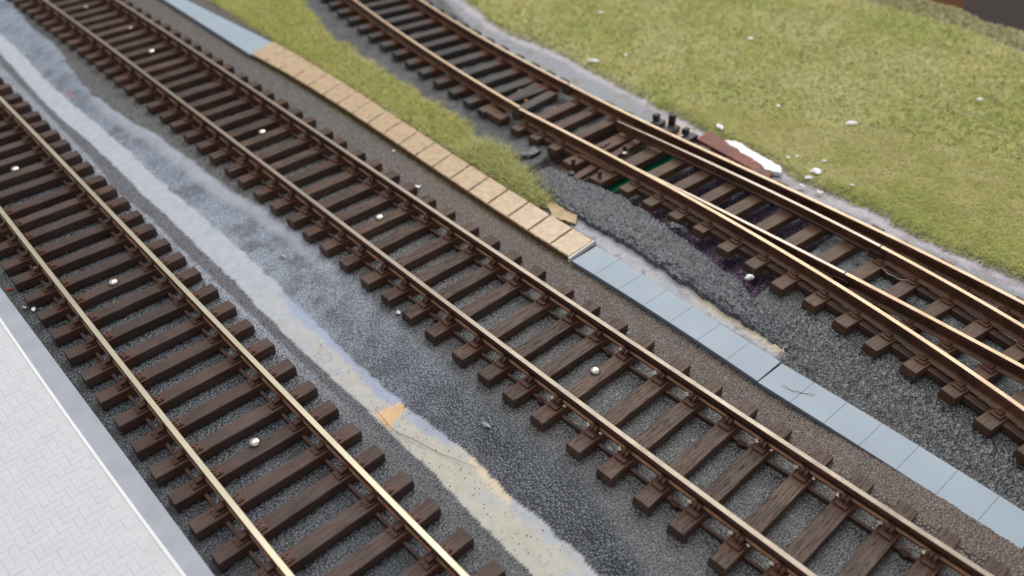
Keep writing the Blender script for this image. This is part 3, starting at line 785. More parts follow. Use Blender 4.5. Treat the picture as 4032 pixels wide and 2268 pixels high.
# pebbly mass at the lower right, and around it the finer foam
u_p = uv(at1(2950, 1330))[0]
peb = sstep(u, u_p-6, u_p+4)*sstep(v, tile_r(u), tile_r(u)+.5)*(1-sstep(v, g1(u)-6.5+n_e2*2, g1(u)-5.2+n_e2*2))
w1, w2, wh = worley(P + (vnoise(P, 1.7, 8)[:, None]-.5)*.8, 1.1, 11)
f1_, f2_, fh = worley(P, .58, 12)
foam_c = (1-hole)*(1-plas)*(1-fld)
z += peb*(1.0*np.clip(w2-w1, 0, .7)+.25*(wh-.5)-.1)
rough_w = foam_c*(1-peb)*np.where(v > b_cl(u), 1, .8)
sm = 1-np.clip(np.where((v > b_cl(u)-.3) & (v < b_cr(u)+.2), 1, 0), 0, 1)
spk = np.exp(-((v-(b_cr(u)+4))/5)**2)
z += rough_w*sm*(.16+.10*spk)*(np.clip(f2_-f1_, 0, .8)-.3) + (.25*(n_md-.5)+.1*(n_hi-.5))*(1-peb)*(.35+.65*sm)*np.where(v < tile_l(u), .5, 1.)
z += plas*(.35*(n_md-.5)+.15*(n_hi-.5))
# --- pigments
def mixc(a, c, k): return a*(1-k[:, None]) + np.asarray(c)[None]*k[:, None] if np.ndim(c) == 1 else a*(1-k[:, None]) + c*k[:, None]
L_ = lambda *c: np.array(lin(c))
col = np.tile(L_(96, 98, 102), (len(P), 1))
# track A ballast: dark blue-grey; B: mid grey; brown wash by the slabs; C: dark grey
col = mixc(col, L_(84, 89, 96), 1-sstep(vA, 9, 14))
col = mixc(col, L_(150, 155, 168), .55*sstep(vA, 10, 15)*(1-sstep(v, b_cl(u)-1, b_cl(u)))*(1-sstep(u, -190, -120))*sstep(n_md, .35, .6))
col = mixc(col, L_(58, 60, 62), 1-sstep(vA, -19, -13))  # shade next to the platform put into the ballast colour
dk = sstep(v, b_dark(u)-.4, b_dark(u)+.4)*(1-sstep(v, cl_-.2, cl_+.2)); near_ = sstep(u, -130, -70)
col = mixc(col, L_(96, 97, 106), dk*.9)
col = mixc(col, L_(160, 166, 180), (v < b_dark(u))*sstep(vA, 14, 15)*(1-near_)*.9)
# B bed
bB = sstep(v, b_top(u)-1, b_top(u)+1.5)*(v < tile_r(u))
col = mixc(col, L_(104, 104, 106), bB)
brown = bB*sstep(vB, 7+4*(n_lo-.5), 14)*.9; col = mixc(col, L_(106, 90, 80), brown)
col = mixc(col, L_(112, 90, 76), bB*sstep(u, -60, 40)*sstep(vB, 8, 14)*.7)
col = mixc(col, L_(92, 90, 88), bB*sstep(-u, 130, 190)*.6)
# slope: blue-grey speckle
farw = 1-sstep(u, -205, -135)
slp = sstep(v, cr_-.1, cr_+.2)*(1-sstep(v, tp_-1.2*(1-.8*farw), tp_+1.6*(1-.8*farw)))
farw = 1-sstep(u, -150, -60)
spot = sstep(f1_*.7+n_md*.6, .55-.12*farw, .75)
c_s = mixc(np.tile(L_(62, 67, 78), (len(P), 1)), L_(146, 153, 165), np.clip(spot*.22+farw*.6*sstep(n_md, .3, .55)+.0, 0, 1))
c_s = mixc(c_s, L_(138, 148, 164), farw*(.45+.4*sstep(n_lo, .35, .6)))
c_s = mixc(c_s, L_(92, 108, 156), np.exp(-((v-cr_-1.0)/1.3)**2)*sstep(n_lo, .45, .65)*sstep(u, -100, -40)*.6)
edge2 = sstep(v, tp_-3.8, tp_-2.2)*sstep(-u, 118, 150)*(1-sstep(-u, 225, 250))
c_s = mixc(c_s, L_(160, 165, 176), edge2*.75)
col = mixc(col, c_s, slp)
# cream path
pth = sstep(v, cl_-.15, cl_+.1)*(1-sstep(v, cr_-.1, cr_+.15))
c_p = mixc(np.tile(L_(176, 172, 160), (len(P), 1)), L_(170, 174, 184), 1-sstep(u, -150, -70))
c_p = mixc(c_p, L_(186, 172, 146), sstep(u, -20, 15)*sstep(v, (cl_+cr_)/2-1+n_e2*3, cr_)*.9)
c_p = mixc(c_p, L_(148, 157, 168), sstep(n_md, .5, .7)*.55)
uB = [uv(at1(*q, ZD))[0] for q in ((1080, 1100), (1190, 1210), (1770, 1720), (1810, 1760), (1950, 1900), (2000, 1960))]
blue_w = sstep(u, uB[0], uB[1])*(1-sstep(u, uB[2], uB[3])) + sstep(u, uB[4], uB[5])*.5
c_p = mixc(c_p, L_(134, 150, 184), sstep(v, cr_-1.9-2*n_e2, cr_-1.2-2*n_e2)*blue_w*.65)
c_p = mixc(c_p, L_(112, 124, 150), sstep(np.abs(vnoise(P, 9, 88, 4)-.5), .012, .0)*.5*(u > -120))
def inpoly(P, poly):
    poly = np.asarray(poly); ins = np.zeros(len(P), bool); n = len(poly)
    for i in range(n):
        a, b = poly[i], poly[(i+1) % n]
        cnd = ((a[1] > P[:, 1]) != (b[1] > P[:, 1])); xx = (b[0]-a[0])*(P[:, 1]-a[1])/(b[1]-a[1]+1e-12)+a[0]
        ins ^= cnd & (P[:, 0] < xx)
    return ins
Pw = P + np.stack([n_e, np.roll(n_e, 991)], 1)*.9
def patch(colr, pts, c, zz, k=1.):
    return mixc(colr, L_(*c), inpoly(Pw, at(pts, zz))*k)
c_p = patch(c_p, [(1474, 1632), (1568, 1577), (1596, 1610), (1547, 1663), (1521, 1685)], (214, 172, 124), ZD, .9)
c_p = patch(c_p, [(1520, 1690), (1545, 1665), (1560, 1690), (1535, 1720)], (196, 176, 142), ZD, .6)
c_p = patch(c_p, [(1810, 1765), (1900, 1830), (2010, 1960), (1990, 1990), (1880, 1870)], (208, 188, 158), ZD, .7)
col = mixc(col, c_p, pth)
col = patch(col, [(268, 358), (292, 350), (296, 372), (276, 378)], (176, 118, 150), ZD, .7)
# verge under the grass
vg = sstep(v, tile_r(u)-.5, tile_r(u)+.5)*(1-sstep(v, b_gr(u)-1+n_e, b_gr(u)+1+n_e))*(1-sstep(u, uv(at1(2190, 790))[0]-2, uv(at1(2190, 790))[0]+1))
col = mixc(col, L_(140, 144, 92), vg)
# moss along the near side of the brown slabs
moss = np.exp(-((v-tile_l(u)+.1)/1.5)**2)*(1-sstep(u, -75, -50)); col = mixc(col, L_(84, 82, 36), moss*(.5+.5*sstep(n_md, .35, .55))*(v < tile_l(u)+1))
gap_ = np.exp(-((v-tile_l(u)+.05)/.45)**2)
# C bed
c_c = mixc(np.tile(L_(74, 75, 77), (len(P), 1)), L_(104, 106, 109), sstep(n_md, .4, .7)*.6)
cB = sstep(v, b_gr(u)+n_e, b_gr(u)+1.2+n_e)*(v > tile_r(u)); cB2 = np.maximum(cB*(u < uv(at1(2190, 790))[0]), (v > tile_r(u)+.1)*(u >= uv(at1(2190, 790))[0]))
col = mixc(col, c_c, cB2)
mid_c = sstep(v, g1(u)-1, g1(u)+1)*(1-sstep(v, g4(u)-1, g4(u)+1)); col = mixc(col, L_(118, 125, 126), mid_c*.8*sstep(u, -150, -90)*sstep(n_md, .35, .6)*(u > u_hole0-20))
lav = sstep(v, g4(u)+2.5, g4(u)+5)*(v > g4(u)); lavn = lav*(1-fld)
c_l = mixc(np.tile(L_(134, 139, 146), (len(P), 1)), L_(178, 172, 180), sstep(v-b_fd(u)+n_e2*4, -5, -1.5))
c_l = mixc(c_l, L_(120, 108, 108), sstep(n_md, .5, .7)*.6)
col = mixc(col, c_l, lavn)
pbl = peb; c_b = mixc(np.tile(L_(40, 42, 46), (len(P), 1)), L_(132, 135, 142), sstep(w2-w1, .1, .6)*(.4+.6*wh)); col = mixc(col, c_b, pbl)  # dark gaps between pebbles: crevice shade put into the pigment
# hole: brown board at its left, purple glitter further right
c_h = mixc(np.tile(L_(88, 76, 60), (len(P), 1)), L_(48, 30, 60), sstep(u, uv(at1(2500, 760))[0]-1, uv(at1(2500, 760))[0]+2))
gl = (sstep(fh, .72, .78)*(f1_ < .42)); c_h = mixc(c_h, L_(150, 104, 140), gl*.8)
col = mixc(col, c_h, hole)
c_pl = mixc(np.tile(L_(168, 168, 174), (len(P), 1)), L_(150, 152, 160), sstep(n_md, .45, .6)); 
c_pl = mixc(c_pl, L_(206, 190, 156), np.exp(-((v-b_pl(u)+1.0)/.9)**2)*sstep(u, uv(at1(2700, 1110))[0], uv(at1(2800, 1180))[0])*.8)
c_pl = mixc(c_pl, L_(104, 88, 92), sstep(n_hi, .6, .7)*.8*np.exp(-((v-tile_r(u)-1.2)/1.3)**2))
col = mixc(col, c_pl, plas)
# beige bare board beyond the far stock rail
col = patch(col, [(2620, 470), (2700, 490), (2760, 540), (2720, 560), (2640, 510)], (206, 178, 152), .5, .9)
# field soil and rim
c_f = mixc(np.tile(L_(160, 162, 96), (len(P), 1)), L_(142, 148, 86), sstep(n_lo, .4, .65)); c_f = mixc(c_f, L_(112, 104, 82), sstep(n_md, .6, .75)*.5)
col = mixc(col, c_f, fld)
c_r = mixc(np.tile(L_(150, 144, 108), (len(P), 1)), L_(112, 108, 82), sstep(n_md, .4, .65)); col = mixc(col, c_r, far_)
col = mixc(col, L_(34, 24, 20), drop)
col *= (.86+.28*n_md)[:, None]*(.9+.2*n_hi)[:, None]
col *= (1 - .30*np.clip(1 - pth - hole - plas*.8 - lavn*.55 - fld - farw*slp*.75, 0, 1))[:, None]
gloss = np.clip(1 - pth*.97 - plas*.9 - lavn*.75 - fld*.5 - edge2*slp*.5 - farw*slp*.5, 0.02, 1)

Z = z.reshape(X.shape); ny, nx = X.shape
V = np.stack([P[:, 0], P[:, 1], z], 1)*U
def grid_object(name, keep, mat):
    """the faces of the ground sheet picked out by keep, as one mesh"""
    i = np.arange(ny-1)[:, None]*nx + np.arange(nx-1)[None]; fc = np.stack([i, i+1, i+nx+1, i+nx], -1).reshape(-1, 4)
    fc = fc[keep[fc[:, 0]]]; used, inv = np.unique(fc.ravel(), return_inverse=True)
    me = bpy.data.meshes.new(name); me.vertices.add(len(used)); me.vertices.foreach_set('co', V[used].astype(np.float32).ravel())
    me.loops.add(fc.size); me.loops.foreach_set('vertex_index', inv.astype(np.int32).ravel())
    me.polygons.add(len(fc)); me.polygons.foreach_set('loop_start', np.arange(0, fc.size, 4, dtype=np.int32))
    me.polygons.foreach_set('loop_total', np.full(len(fc), 4, np.int32)); me.polygons.foreach_set('use_smooth', np.ones(len(fc), bool))
    a = me.color_attributes.new('pigment', 'FLOAT_COLOR', 'POINT'); a.data.foreach_set('color', np.c_[np.clip(col[used], 0, 1), gloss[used]].astype(np.float32).ravel())
    me.materials.append(mat); me.update(); me.validate(); o = bpy.data.objects.new(name, me); C.objects.link(o); return o
def mat_ground(name, cell=2.15, strength=.9, contrast=.6):
    t = NT(name); at_ = t.new('ShaderNodeAttribute'); at_.attribute_name = 'pigment'; v_ = t.coords(); A = at_.outputs['Alpha']
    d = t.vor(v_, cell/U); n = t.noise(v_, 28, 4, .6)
    k = t.ramp(d, [(.1, (1+contrast*.9,)*3), (.42, (1+contrast*.35,)*3), (.78, (1-contrast,)*3)])  # cell edges darkened: crevice shade multiplied into the ballast colour
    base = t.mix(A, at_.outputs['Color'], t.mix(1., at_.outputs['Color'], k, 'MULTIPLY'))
    base = t.mix(t.mix(A, (.12,)*3, (.6,)*3), base, t.mix(1., base, t.ramp(n, [(.3, (.5,)*3), (.7, (1.5,)*3)]), 'MULTIPLY'))
    s = t.ramp(t.vor(v_, cell/U*1.25), [(.16, W1), (.26, K0)]); gate = t.ramp(t.noise(v_, 9, 2), [(.5, K0), (.58, W1)])
    base = t.mix(t.mix(1., t.mix(A, (.1,)*3, (.55,)*3), t.mix(1., s, gate, 'MULTIPLY'), 'MULTIPLY'), base, (.5, .53, .56, 1))  # pale flecks and crumb glints painted into the base colour
    n1 = t.bump(t.ramp(d, [(0., W1), (.8, K0)]), strength, .22); t.link(A, n1.node.inputs['Strength'])
    n2 = t.bump(n, strength*.4, .1, n1)
    return t.set(base=base, rough=t.mix(A, (.55,)*3, (.33,)*3), normal=n2, spec=.6)
mg = mp_ = ms = mat_ground('layout_ground')
is_path = (v > b_cl(u)) & (v < b_cr(u)); is_plas = ((plas > .5) | ((lavn > .5) & (hole < .5))); is_field = (v > b_fd(u)) & ~is_path
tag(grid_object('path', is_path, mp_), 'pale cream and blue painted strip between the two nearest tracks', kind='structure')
tag(grid_object('terrain', is_field, ms), 'olive soil base under the green field at the upper right', kind='structure')
tag(grid_object('ground', is_plas & ~is_path & ~is_field, mp_), 'smooth grey and lilac filler patches beside the slabs and beyond the points', kind='structure')
tag(grid_object('ground', ~is_path & ~is_field & ~is_plas, mg), 'grey foam ballast bed under and between the tracks', kind='structure')
def z_at(p):
    ix = np.clip(((p[:, 0]-xs[0])/res).astype(int), 0, nx-1); iy = np.clip(((p[:, 1]-ys[0])/res).astype(int), 0, ny-1); return Z[iy, ix], iy*nx+ix

# ------------------------------------------------------------------ torn foam strip beside the points
def mat_foam():
    t = NT('dark_crumbled_foam'); v_ = t.coords(); d = t.vor(v_, 17); n = t.noise(v_, 16, 5, .6)
    base = t.ramp(n, [(.3, lin((48, 51, 57))), (.7, lin((108, 113, 122)))])
    base = t.mix(1., base, t.ramp(d, [(.05, (1.45,)*3), (.6, (.3,)*3)]), 'MULTIPLY')  # black crevices between crumbs: shade put into the foam colour
    g = t.ramp(t.vor(v_, 26), [(.1, W1), (.2, K0)]); q_ = t.ramp(t.noise(v_, 12, 2), [(.48, K0), (.56, W1)])
    base = t.mix(t.mix(1., g, q_, 'MULTIPLY'), base, (.34, .36, .39, 1))  # glint specks painted into the foam colour
    return t.set(base=base, rough=.38, normal=t.bump(n, .8, .25, t.bump(d, -1., .4)), spec=.6)
M['foam'] = mat_foam()
lo = at(D([(1342, 462), (1400, 512), (1455, 542), (1482, 562), (1560, 603), (1640, 660), (1700, 700), (1800, 765), (1900, 832), (1985, 885), (2035, 930)]), .6)
hi = at(D([(1345, 428), (1385, 418), (1450, 440), (1480, 458), (1560, 492), (1640, 542), (1680, 570), (1760, 632), (1850, 705), (1925, 775), (2015, 860)]), 1.1)
def resample(A, n):
    s = np.r_[0, np.cumsum(np.linalg.norm(np.diff(A, axis=0), axis=1))]; t = np.linspace(0, s[-1], n); return np.stack([np.interp(t, s, A[:, k]) for k in (0, 1)], 1)
nS, nW = 420, 56; lo, hi = resample(lo, nS), resample(hi, nS)
r = np.random.default_rng(3); 
k = np.linspace(0, 1, nW); FP = (lo[:, None]*(1-k)[None, :, None] + hi[:, None]*k[None, :, None]).reshape(-1, 2)
wv = 2.2*(vnoise(FP, 2.6, 77, 4)-.5); ek = np.abs(k-.5)[None].repeat(nS, 0).ravel()*2; hd = (hi-lo)/np.linalg.norm(hi-lo, axis=1)[:, None]; FP = FP + np.repeat(hd, nW, 0)*(wv*ek**2)[:, None]
a1, a2, ah = worley(FP, .8, 5); edge = np.minimum(k, 1-k)[None].repeat(nS, 0).ravel()
end_fade = np.clip((1-np.linspace(0, 1, nS))/.22, 0, 1)[:, None].repeat(nW, 1).ravel()
fz = (.75 + .6*sstep(edge, 0, .2))*end_fade + .5*(vnoise(FP, 4, 9)-.5) + .55*np.clip(a2-a1, 0, .7) + .5*(vnoise(FP, .9, 19, 3)-.5) + .1*end_fade - .12*(1-end_fade)
Vf = np.c_[FP, fz]; Ff = [(i*nW+j, i*nW+j+1, (i+1)*nW+j+1, (i+1)*nW+j) for i in range(nS-1) for j in range(nW-1)]
ring = [i*nW for i in range(nS)] + [(nS-1)*nW+j for j in range(1, nW)] + [i*nW+nW-1 for i in range(nS-2, -1, -1)] + [j for j in range(nW-2, 0, -1)]
nb = len(Vf); Vf = np.vstack([Vf, np.c_[Vf[ring][:, :2], np.full(len(ring), -1.2)]])
Ff += [(ring[i], ring[(i+1) % len(ring)], nb+(i+1) % len(ring), nb+i) for i in range(len(ring))]
me = mesh_np('foam_strip', Vf, Ff, [M['foam']], None, True)
bm = bmesh.new(); bm.from_mesh(me); bmesh.ops.recalc_face_normals(bm, faces=bm.faces); bm.to_mesh(me); bm.free()
tag(obj('foam_strip', me), 'torn strip of dark crumbly foam lying between the grey slabs and the points', 'foam')
# crumbled foam lumps
def lump(name, px, py, z_, r_, mat, lab, cat, grp=None, sx=1., sy=1., sz=.6, rz=0., seed=0):
    bm = bmesh.new(); bmesh.ops.create_icosphere(bm, subdivisions=2, radius=r_*U); rr = random.Random(seed)
    for v_ in bm.verts: v_.co *= rr.uniform(.5, 1.15); v_.co.z *= sz; v_.co.x *= sx; v_.co.y *= sy
    me = bpy.data.meshes.new(name); bm.to_mesh(me); bm.free(); me.materials.append(mat)
    q = at1(px, py, z_); return tag(obj(name, me, None, (q[0], q[1], z_), rz), lab, cat, grp)
lump('foam_crumb', 2075, 600, .5, 2.6, M['foam'], 'dark crumbled foam lump beside the end of the grass verge', 'crumb', 'foam crumbs', 1.6, 1., .45, .3, 4)
lump('foam_crumb', 2665, 905, .6, 1.9, M['foam'], 'torn grey foam lump at the edge of the purple hole', 'crumb', 'foam crumbs', 1.5, .8, .6, -.6, 5)
lump('plaster_crumb', 2950, 1098, .6, .95, M['white'], 'cream plaster crumb beside a turnout sleeper end below the purple hole', 'crumb', None, 1.2, .8, .6, .2, 6)

tag(obj('green_card', prism(at([(2385, 762), (2402, 772), (2490, 735), (2600, 672), (2668, 628), (2640, 606), (2560, 640), (2440, 700)], -1.9), -2.2, -1.6, [M['green']], 'green_card')), 'bright green card strip lying in the hole under the points', 'card')
tag(obj('green_card', prism(at([(2308, 718), (2335, 745), (2352, 735), (2330, 705)], -1.5), -2.1, -1.3, [M['green']], 'green_card')), 'small bent green card corner beside the throwbar', 'card')
tag(obj('brown_card', prism(ragged(at([(2150, 800), (2190, 800), (2278, 843), (2268, 884), (2180, 856)], .5), .12, .6), .1, .55, [M['tan']], 'brown_card')), 'torn tan card scrap between the brown slabs and the foam strip', 'card')
tag(obj('rust_plate', prism(at([(2745, 553), (2798, 524), (2852, 562), (2905, 590), (2985, 640), (3045, 690), (3030, 715), (2900, 640)], 1.0), .2, 1.25, [M['plate']], 'rust_plate', 0, .1)), 'flat red-brown plate sticking out beyond the far rail of the points', 'plate')
pc = ragged(at([(2856, 560), (2900, 562), (2998, 618), (3082, 668), (3080, 690), (3020, 678), (2990, 650), (2915, 602)], 1.2), .18, .8, seed=4)
tag(obj('plaster_edge', prism(pc, .3, 1.35, [M['white']], 'plaster_edge', .1, .2)), 'bright white broken plaster edge along the rust plate', 'plaster')
GC = 'white chips scattered on the grass'
for i, (x, y, r_, sx, sy, rz, lab) in enumerate((
        (2345, 236, 1.7, 1.6, .5, -.1, 'largest white wedge-shaped chip alone on the grass left of centre'),
        (2377, 50, 1.0, 1.3, .6, 0, 'small blurred white chip nearest the top edge on the grass'),
        (2471, 216, .6, 1, 1, 0, 'tiny white chip just right of the large wedge chip'),
        (2839, 503, 1.3, .7, 1.5, .2, 'upright white lump with a knob beside the rust plate'),
        (2962, 157, .9, 1.6, .7, 0, 'small pale chip high in the green field'),
        (3071, 420, .7, 1, 1, 0, 'tiny round pale chip in mid field above the rust plate'),
        (3358, 493, 1.1, 1.9, .8, .1, 'bluish white sliver in the middle of the field'),
        (3864, 404, .9, 1.5, .7, 0, 'pale chip near the right edge of the field'),
        (3215, 680, 1.5, 1.3, 1.0, .5, 'big lumpy white plaster piece at the near edge of the field'),
        (3190, 697, 1.1, 1.4, .7, .2, 'white lump touching the big plaster piece on its left'),
        (3108, 626, .5, 1, 1, 0, 'left one of two small white dots above the big plaster piece'),
        (3143, 622, .5, 1, 1, 0, 'right one of two small white dots above the big plaster piece'),
        (3165, 724, .9, 1.7, .6, -.4, 'thin white flake below the big plaster piece'),
        (3250, 640, .6, 1.6, .7, 0, 'faint white flake right of the two small dots'),
        (3232, 748, .8, 1.4, .8, 0, 'white flake on the lilac ground by the far rail'),
        (3358, 736, .6, 1.5, .6, 0, 'small white fleck at the near grass edge right of the plaster'),
        (2812, 520, .5, 1, 1, 0, 'tiny white crumb left of the upright lump'))):
    q = at1(x, y, 2.0); zz = z_at(np.array([q]))[0][0]
    lump('white_chip', x, y, 2.0, r_*.85, M['white'], lab, 'chip', GC, sx, sy, .45, rz, i+30).location.z = (zz+.9)*U if y < 760 else 2.*U
lump('white_crumb', 1566, 1226, .5, .5, M['white'], 'tiny white crumb beside a sleeper end of the middle track', 'crumb', None, 1, 1, .8, .4, 71)
lump('white_crumb', 1640, 735, .6, .9, M['white'], 'white flake against the far rail beside the brown slabs', 'crumb', None, 1.7, .7, .4, .5, 72)
lump('white_crumb', 1553, 590, .5, .5, M['white'], 'white speck below the brown slabs on the ballast', 'crumb', None, 1, 1, .7, 0, 73)
lump('red_crumb', 37, 1123, .3, .5, mat_plain('red_scrap', (170, 50, 40), .5), 'tiny red scrap by the top corner of the platform', 'crumb', None, 1.5, .6, .4, .2, 74)
M['flake'] = mat_plain('grey_flake', (150, 156, 164), .6, 0, .2, 6)
lump('plaster_flake', 1910, 1672, -.2, .8, M['flake'], 'curled grey-white flake on the sloping ballast left of the middle track', 'flake', None, 1.4, .6, .35, -.6, 75)
lump('plaster_flake', 1118, 1003, -.9, .7, M['flake'], 'pale flake on the blue speckled slope', 'flake', None, 1.6, .8, .3, -.6, 76)
lump('solder_blob', 2530, 662, -1., .9, M['pin'], 'shiny silver blob in the hole beside the green card', 'blob', None, 1.5, .8, .6, .3, 77)
for i, (x, y, s_, lab) in enumerate(((135, 1042, .5, 'highest white fleck on the ballast beside the platform'), (95, 1075, .35, 'small white fleck above the pair by the platform'), (132, 1202, .6, 'larger angular white fleck by the platform coping'), (96, 1196, .4, 'small white fleck touching the platform side'), (200, 1198, .35, 'white fleck close to the near rail by the platform'), (372, 1000, .8, 'grey-white torn fleck between sleepers of the near track'))):
    lump('white_fleck', x, y, .5, s_, M['white'], lab, 'fleck', 'white flecks in the near track', 1.4, .7, .5, i, 80+i)

# hairs and fibres
def hair(name, pts, z_, r_, mat, lab, cat='hair'):
    A = at(pts, z_); n = 24; A = resample(A, n); 
    for _ in range(4): A[1:-1] = (A[:-2]+A[1:-1]*2+A[2:])/4
    t = tangents(A); nn_ = np.stack([-t[:, 1], t[:, 0]], 1); V_ = []
    for i, p in enumerate(A):
        rr = r_*(.5+.5*math.sin(math.pi*(i+1)/(n+1))); lift = .12*math.sin(i*.7)+.1
        for k_ in range(5):
            a = 2*math.pi*k_/5; q = p+nn_[i]*math.cos(a)*rr; V_.append((q[0], q[1], z_+lift+rr+math.sin(a)*rr))
    F_ = [(i*5+k_, i*5+(k_+1) % 5, (i+1)*5+(k_+1) % 5, (i+1)*5+k_) for i in range(n-1) for k_ in range(5)]+[(4, 3, 2, 1, 0), tuple((n-1)*5+k_ for k_ in range(5))]
    tag(obj(name, mesh_np(name, V_, F_, [mat]), None), lab, cat)
hair('hair', [(3073, 1526), (3125, 1552), (3204, 1566)], 1.15, .055, M['hair'], 'thin dark hair lying on the blue-grey slabs')
hair('hair', [(1468, 1600), (1540, 1690), (1657, 1747), (1760, 1800), (1872, 1842)], ZD+.2, .05, M['hair'], 'long thin dark hair on the cream painted strip')
hair('fibre', [(3472, 1066), (3500, 1095), (3540, 1112), (3580, 1122)], 2.3, .07, M['fibre'], 'pale curved fibre lying across a timber of the points', 'fibre')
hair('fibre', [(1018, 1800), (1060, 1765), (1100, 1748), (1136, 1732)], .6, .06, M['fibre'], 'pale curved fibre between sleepers of the near track', 'fibre')

# ------------------------------------------------------------------ grass
def mat_grass():
    t = NT('static_grass'); a = t.new('ShaderNodeAttribute'); a.attribute_name = 'tint'
    t.set(base=a.outputs['Color'], rough=.6, spec=.25)
    return t.m
M['grass'] = mat_grass()
def grass(name, P_, zb, length, width, cols, lean, lab, seed, wrap=None):
    r = np.random.default_rng(seed); n = len(P_)
    az = r.random(n)*2*math.pi; el = r.uniform(lean[0], lean[1], n); L_b = length*r.uniform(.55, 1.25, n)
    d = np.stack([np.cos(az)*np.cos(el), np.sin(az)*np.cos(el), np.sin(el)], 1); s = np.stack([-np.sin(az), np.cos(az), np.zeros(n)], 1)
    root = np.c_[P_, zb]; bend = r.normal(0, .18, (n, 1))*L_b[:, None]
    mid = root + d*L_b[:, None]*.5 + s*bend + [0, 0, .1]; tip = root + d*L_b[:, None] - np.array([0, 0, 1])*(L_b*.12)[:, None]
    w_ = width*r.uniform(.7, 1.2, (n, 1)); tilt = np.cross(d, s)*r.uniform(-.8, .8, (n, 1)); s2 = s+tilt; s2 /= np.linalg.norm(s2, axis=1)[:, None]
    V_ = np.stack([root-s2*w_/2, root+s2*w_/2, mid+s2*w_/2, mid-s2*w_/2, tip], 1).reshape(-1, 3)
    base = np.arange(n)[:, None]*5; li = np.concatenate([base+[0, 1, 2, 3], base+[3, 2, 4]], 1).ravel()
    me = bpy.data.meshes.new(name); me.vertices.add(len(V_)); me.vertices.foreach_set('co', (V_*U).astype(np.float32).ravel())
    me.loops.add(len(li)); me.loops.foreach_set('vertex_index', li.astype(np.int32))
    me.polygons.add(2*n); st_ = (np.arange(n)[:, None]*7+[0, 4]).ravel(); me.polygons.foreach_set('loop_start', st_.astype(np.int32)); me.polygons.foreach_set('loop_total', np.tile([4, 3], n).astype(np.int32))
    a = me.color_attributes.new('tint', 'FLOAT_COLOR', 'POINT'); cc = np.repeat(cols, 5, 0); a.data.foreach_set('color', np.c_[cc, np.ones(len(cc))].astype(np.float32).ravel())
    me.materials.append(M['grass']); me.update(); o = bpy.data.objects.new(name, me); C.objects.link(o); return tag(o, lab, kind='stuff')
def pick(mask, n, seed):
    idx = np.flatnonzero(mask); r = np.random.default_rng(seed); k = r.choice(idx, n); return P[k] + r.uniform(-res/2, res/2, (n, 2)), k
cm = pick((v > b_cl(u)+.3) & (v < b_cr(u)-.3) & (u > -110), 260, 91)[0]; bmv, bmf = [], []; rc = random.Random(9)
for x_, y_ in cm:
    r_ = rc.uniform(.06, .2); a_ = rc.uniform(0, 6.28); k0 = len(bmv); zc = z_at(np.array([[x_, y_]]))[0][0]
    for q_ in range(5): bmv.append((x_+math.cos(a_+q_*1.257)*r_*rc.uniform(.5, 1.4), y_+math.sin(a_+q_*1.257)*r_*rc.uniform(.5, 1.4), zc-.03))
    bmv.append((x_, y_, zc+r_*rc.uniform(.5, 1.1))); bmf += [(k0+q_, k0+(q_+1) % 5, k0+5) for q_ in range(5)]
tag(obj('crumbs', mesh_np('crumbs', bmv, bmf, [mat_plain('filler_crumb', (120, 122, 128), .6, 0, .4, 3)])), 'loose crumbs of filler on the painted strip', kind='stuff')
# field: denser close to the camera
fmask = (fld > .4) & (v < b_far(u)-.5) & (P[:, 0] < 205) & (P[:, 1] < 318)
dist = np.hypot(P[:, 0], P[:, 1])
def tints(k, r, yellow=.5):
    n = len(k); q = P[k]; lo_ = vnoise(q, 22, 21, 3); md = vnoise(q, 6, 22, 3)
    t = np.clip((lo_-.5)*2.2+(md-.5)*1.3+.5+r.normal(0, .16, n), 0, 1)
    c = np.tile(L_(198, 192, 114), (n, 1)); c = mixc(c, L_(178, 184, 92), sstep(t, .5, .95)); c = mixc(c, L_(206, 202, 138), sstep(t, .5, .1)*.8)
    br = r.random(n) < .08; c[br] = L_(188, 172, 132); dkk = r.random(n) < .05; c[dkk] = L_(120, 132, 76)
    c = c*.9 + c.mean(1)[:, None]*.05; return c*r.uniform(.84, 1.14, (n, 1))
r = np.random.default_rng(5)
nearm = fmask & (dist < 215); farm = fmask & (dist >= 215)
p_, k_ = pick(nearm, 230000, 31); grass('grass', p_, z_at(p_)[0]+.05, 1.9, .085, tints(k_, r), (.05, .55), 'green and yellow static grass covering the field beyond the points', 41)
p_, k_ = pick(farm, 90000, 32); grass('grass', p_, z_at(p_)[0]+.05, 2.2, .18, tints(k_, r), (.1, .9), 'far part of the static grass field near the top edge', 42)
rim = (v > b_far(u)+.2) & (v < b_rim(u)-.3) & (P[:, 0] > 60); p_, k_ = pick(rim, 14000, 33); cr2 = tints(k_, r); cr2 = cr2*.4 + L_(184, 172, 134)*.55
grass('grass', p_, z_at(p_)[0], 1.3, .22, cr2, (.1, .9), 'dull olive turf on the bank at the far edge of the field', 43)
edge_m = (fld > .05) & (fld <= .6); p_, k_ = pick(edge_m, 5000, 37); grass('grass', p_, z_at(p_)[0], 1.7, .13, tints(k_, r), (.05, .5), 'thin straggling grass along the near edge of the field', 47)
vmask = (v > tile_r(u)+.15) & (v < b_gr(u)+n_e*6-.2) & (u < uv(at1(2185, 790))[0])
tv = (u[vmask]); p_, k_ = pick(vmask, 40000, 34); cv = tints(k_, r); cv = cv*.5 + (L_(196, 194, 112)*.5)*(1+.25*(vnoise(p_, 9, 66)-.5)[:, None]); gr = sstep(P[k_] @ DIR_U, -150, -90)[:, None]; cv = cv*(1-.25*gr) + L_(150, 170, 100)*.25*gr
grass('grass', p_, z_at(p_)[0], 2.2, .1, cv, (.15, 1.1), 'strip of pale green static grass between the brown slabs and the curved track', 44)
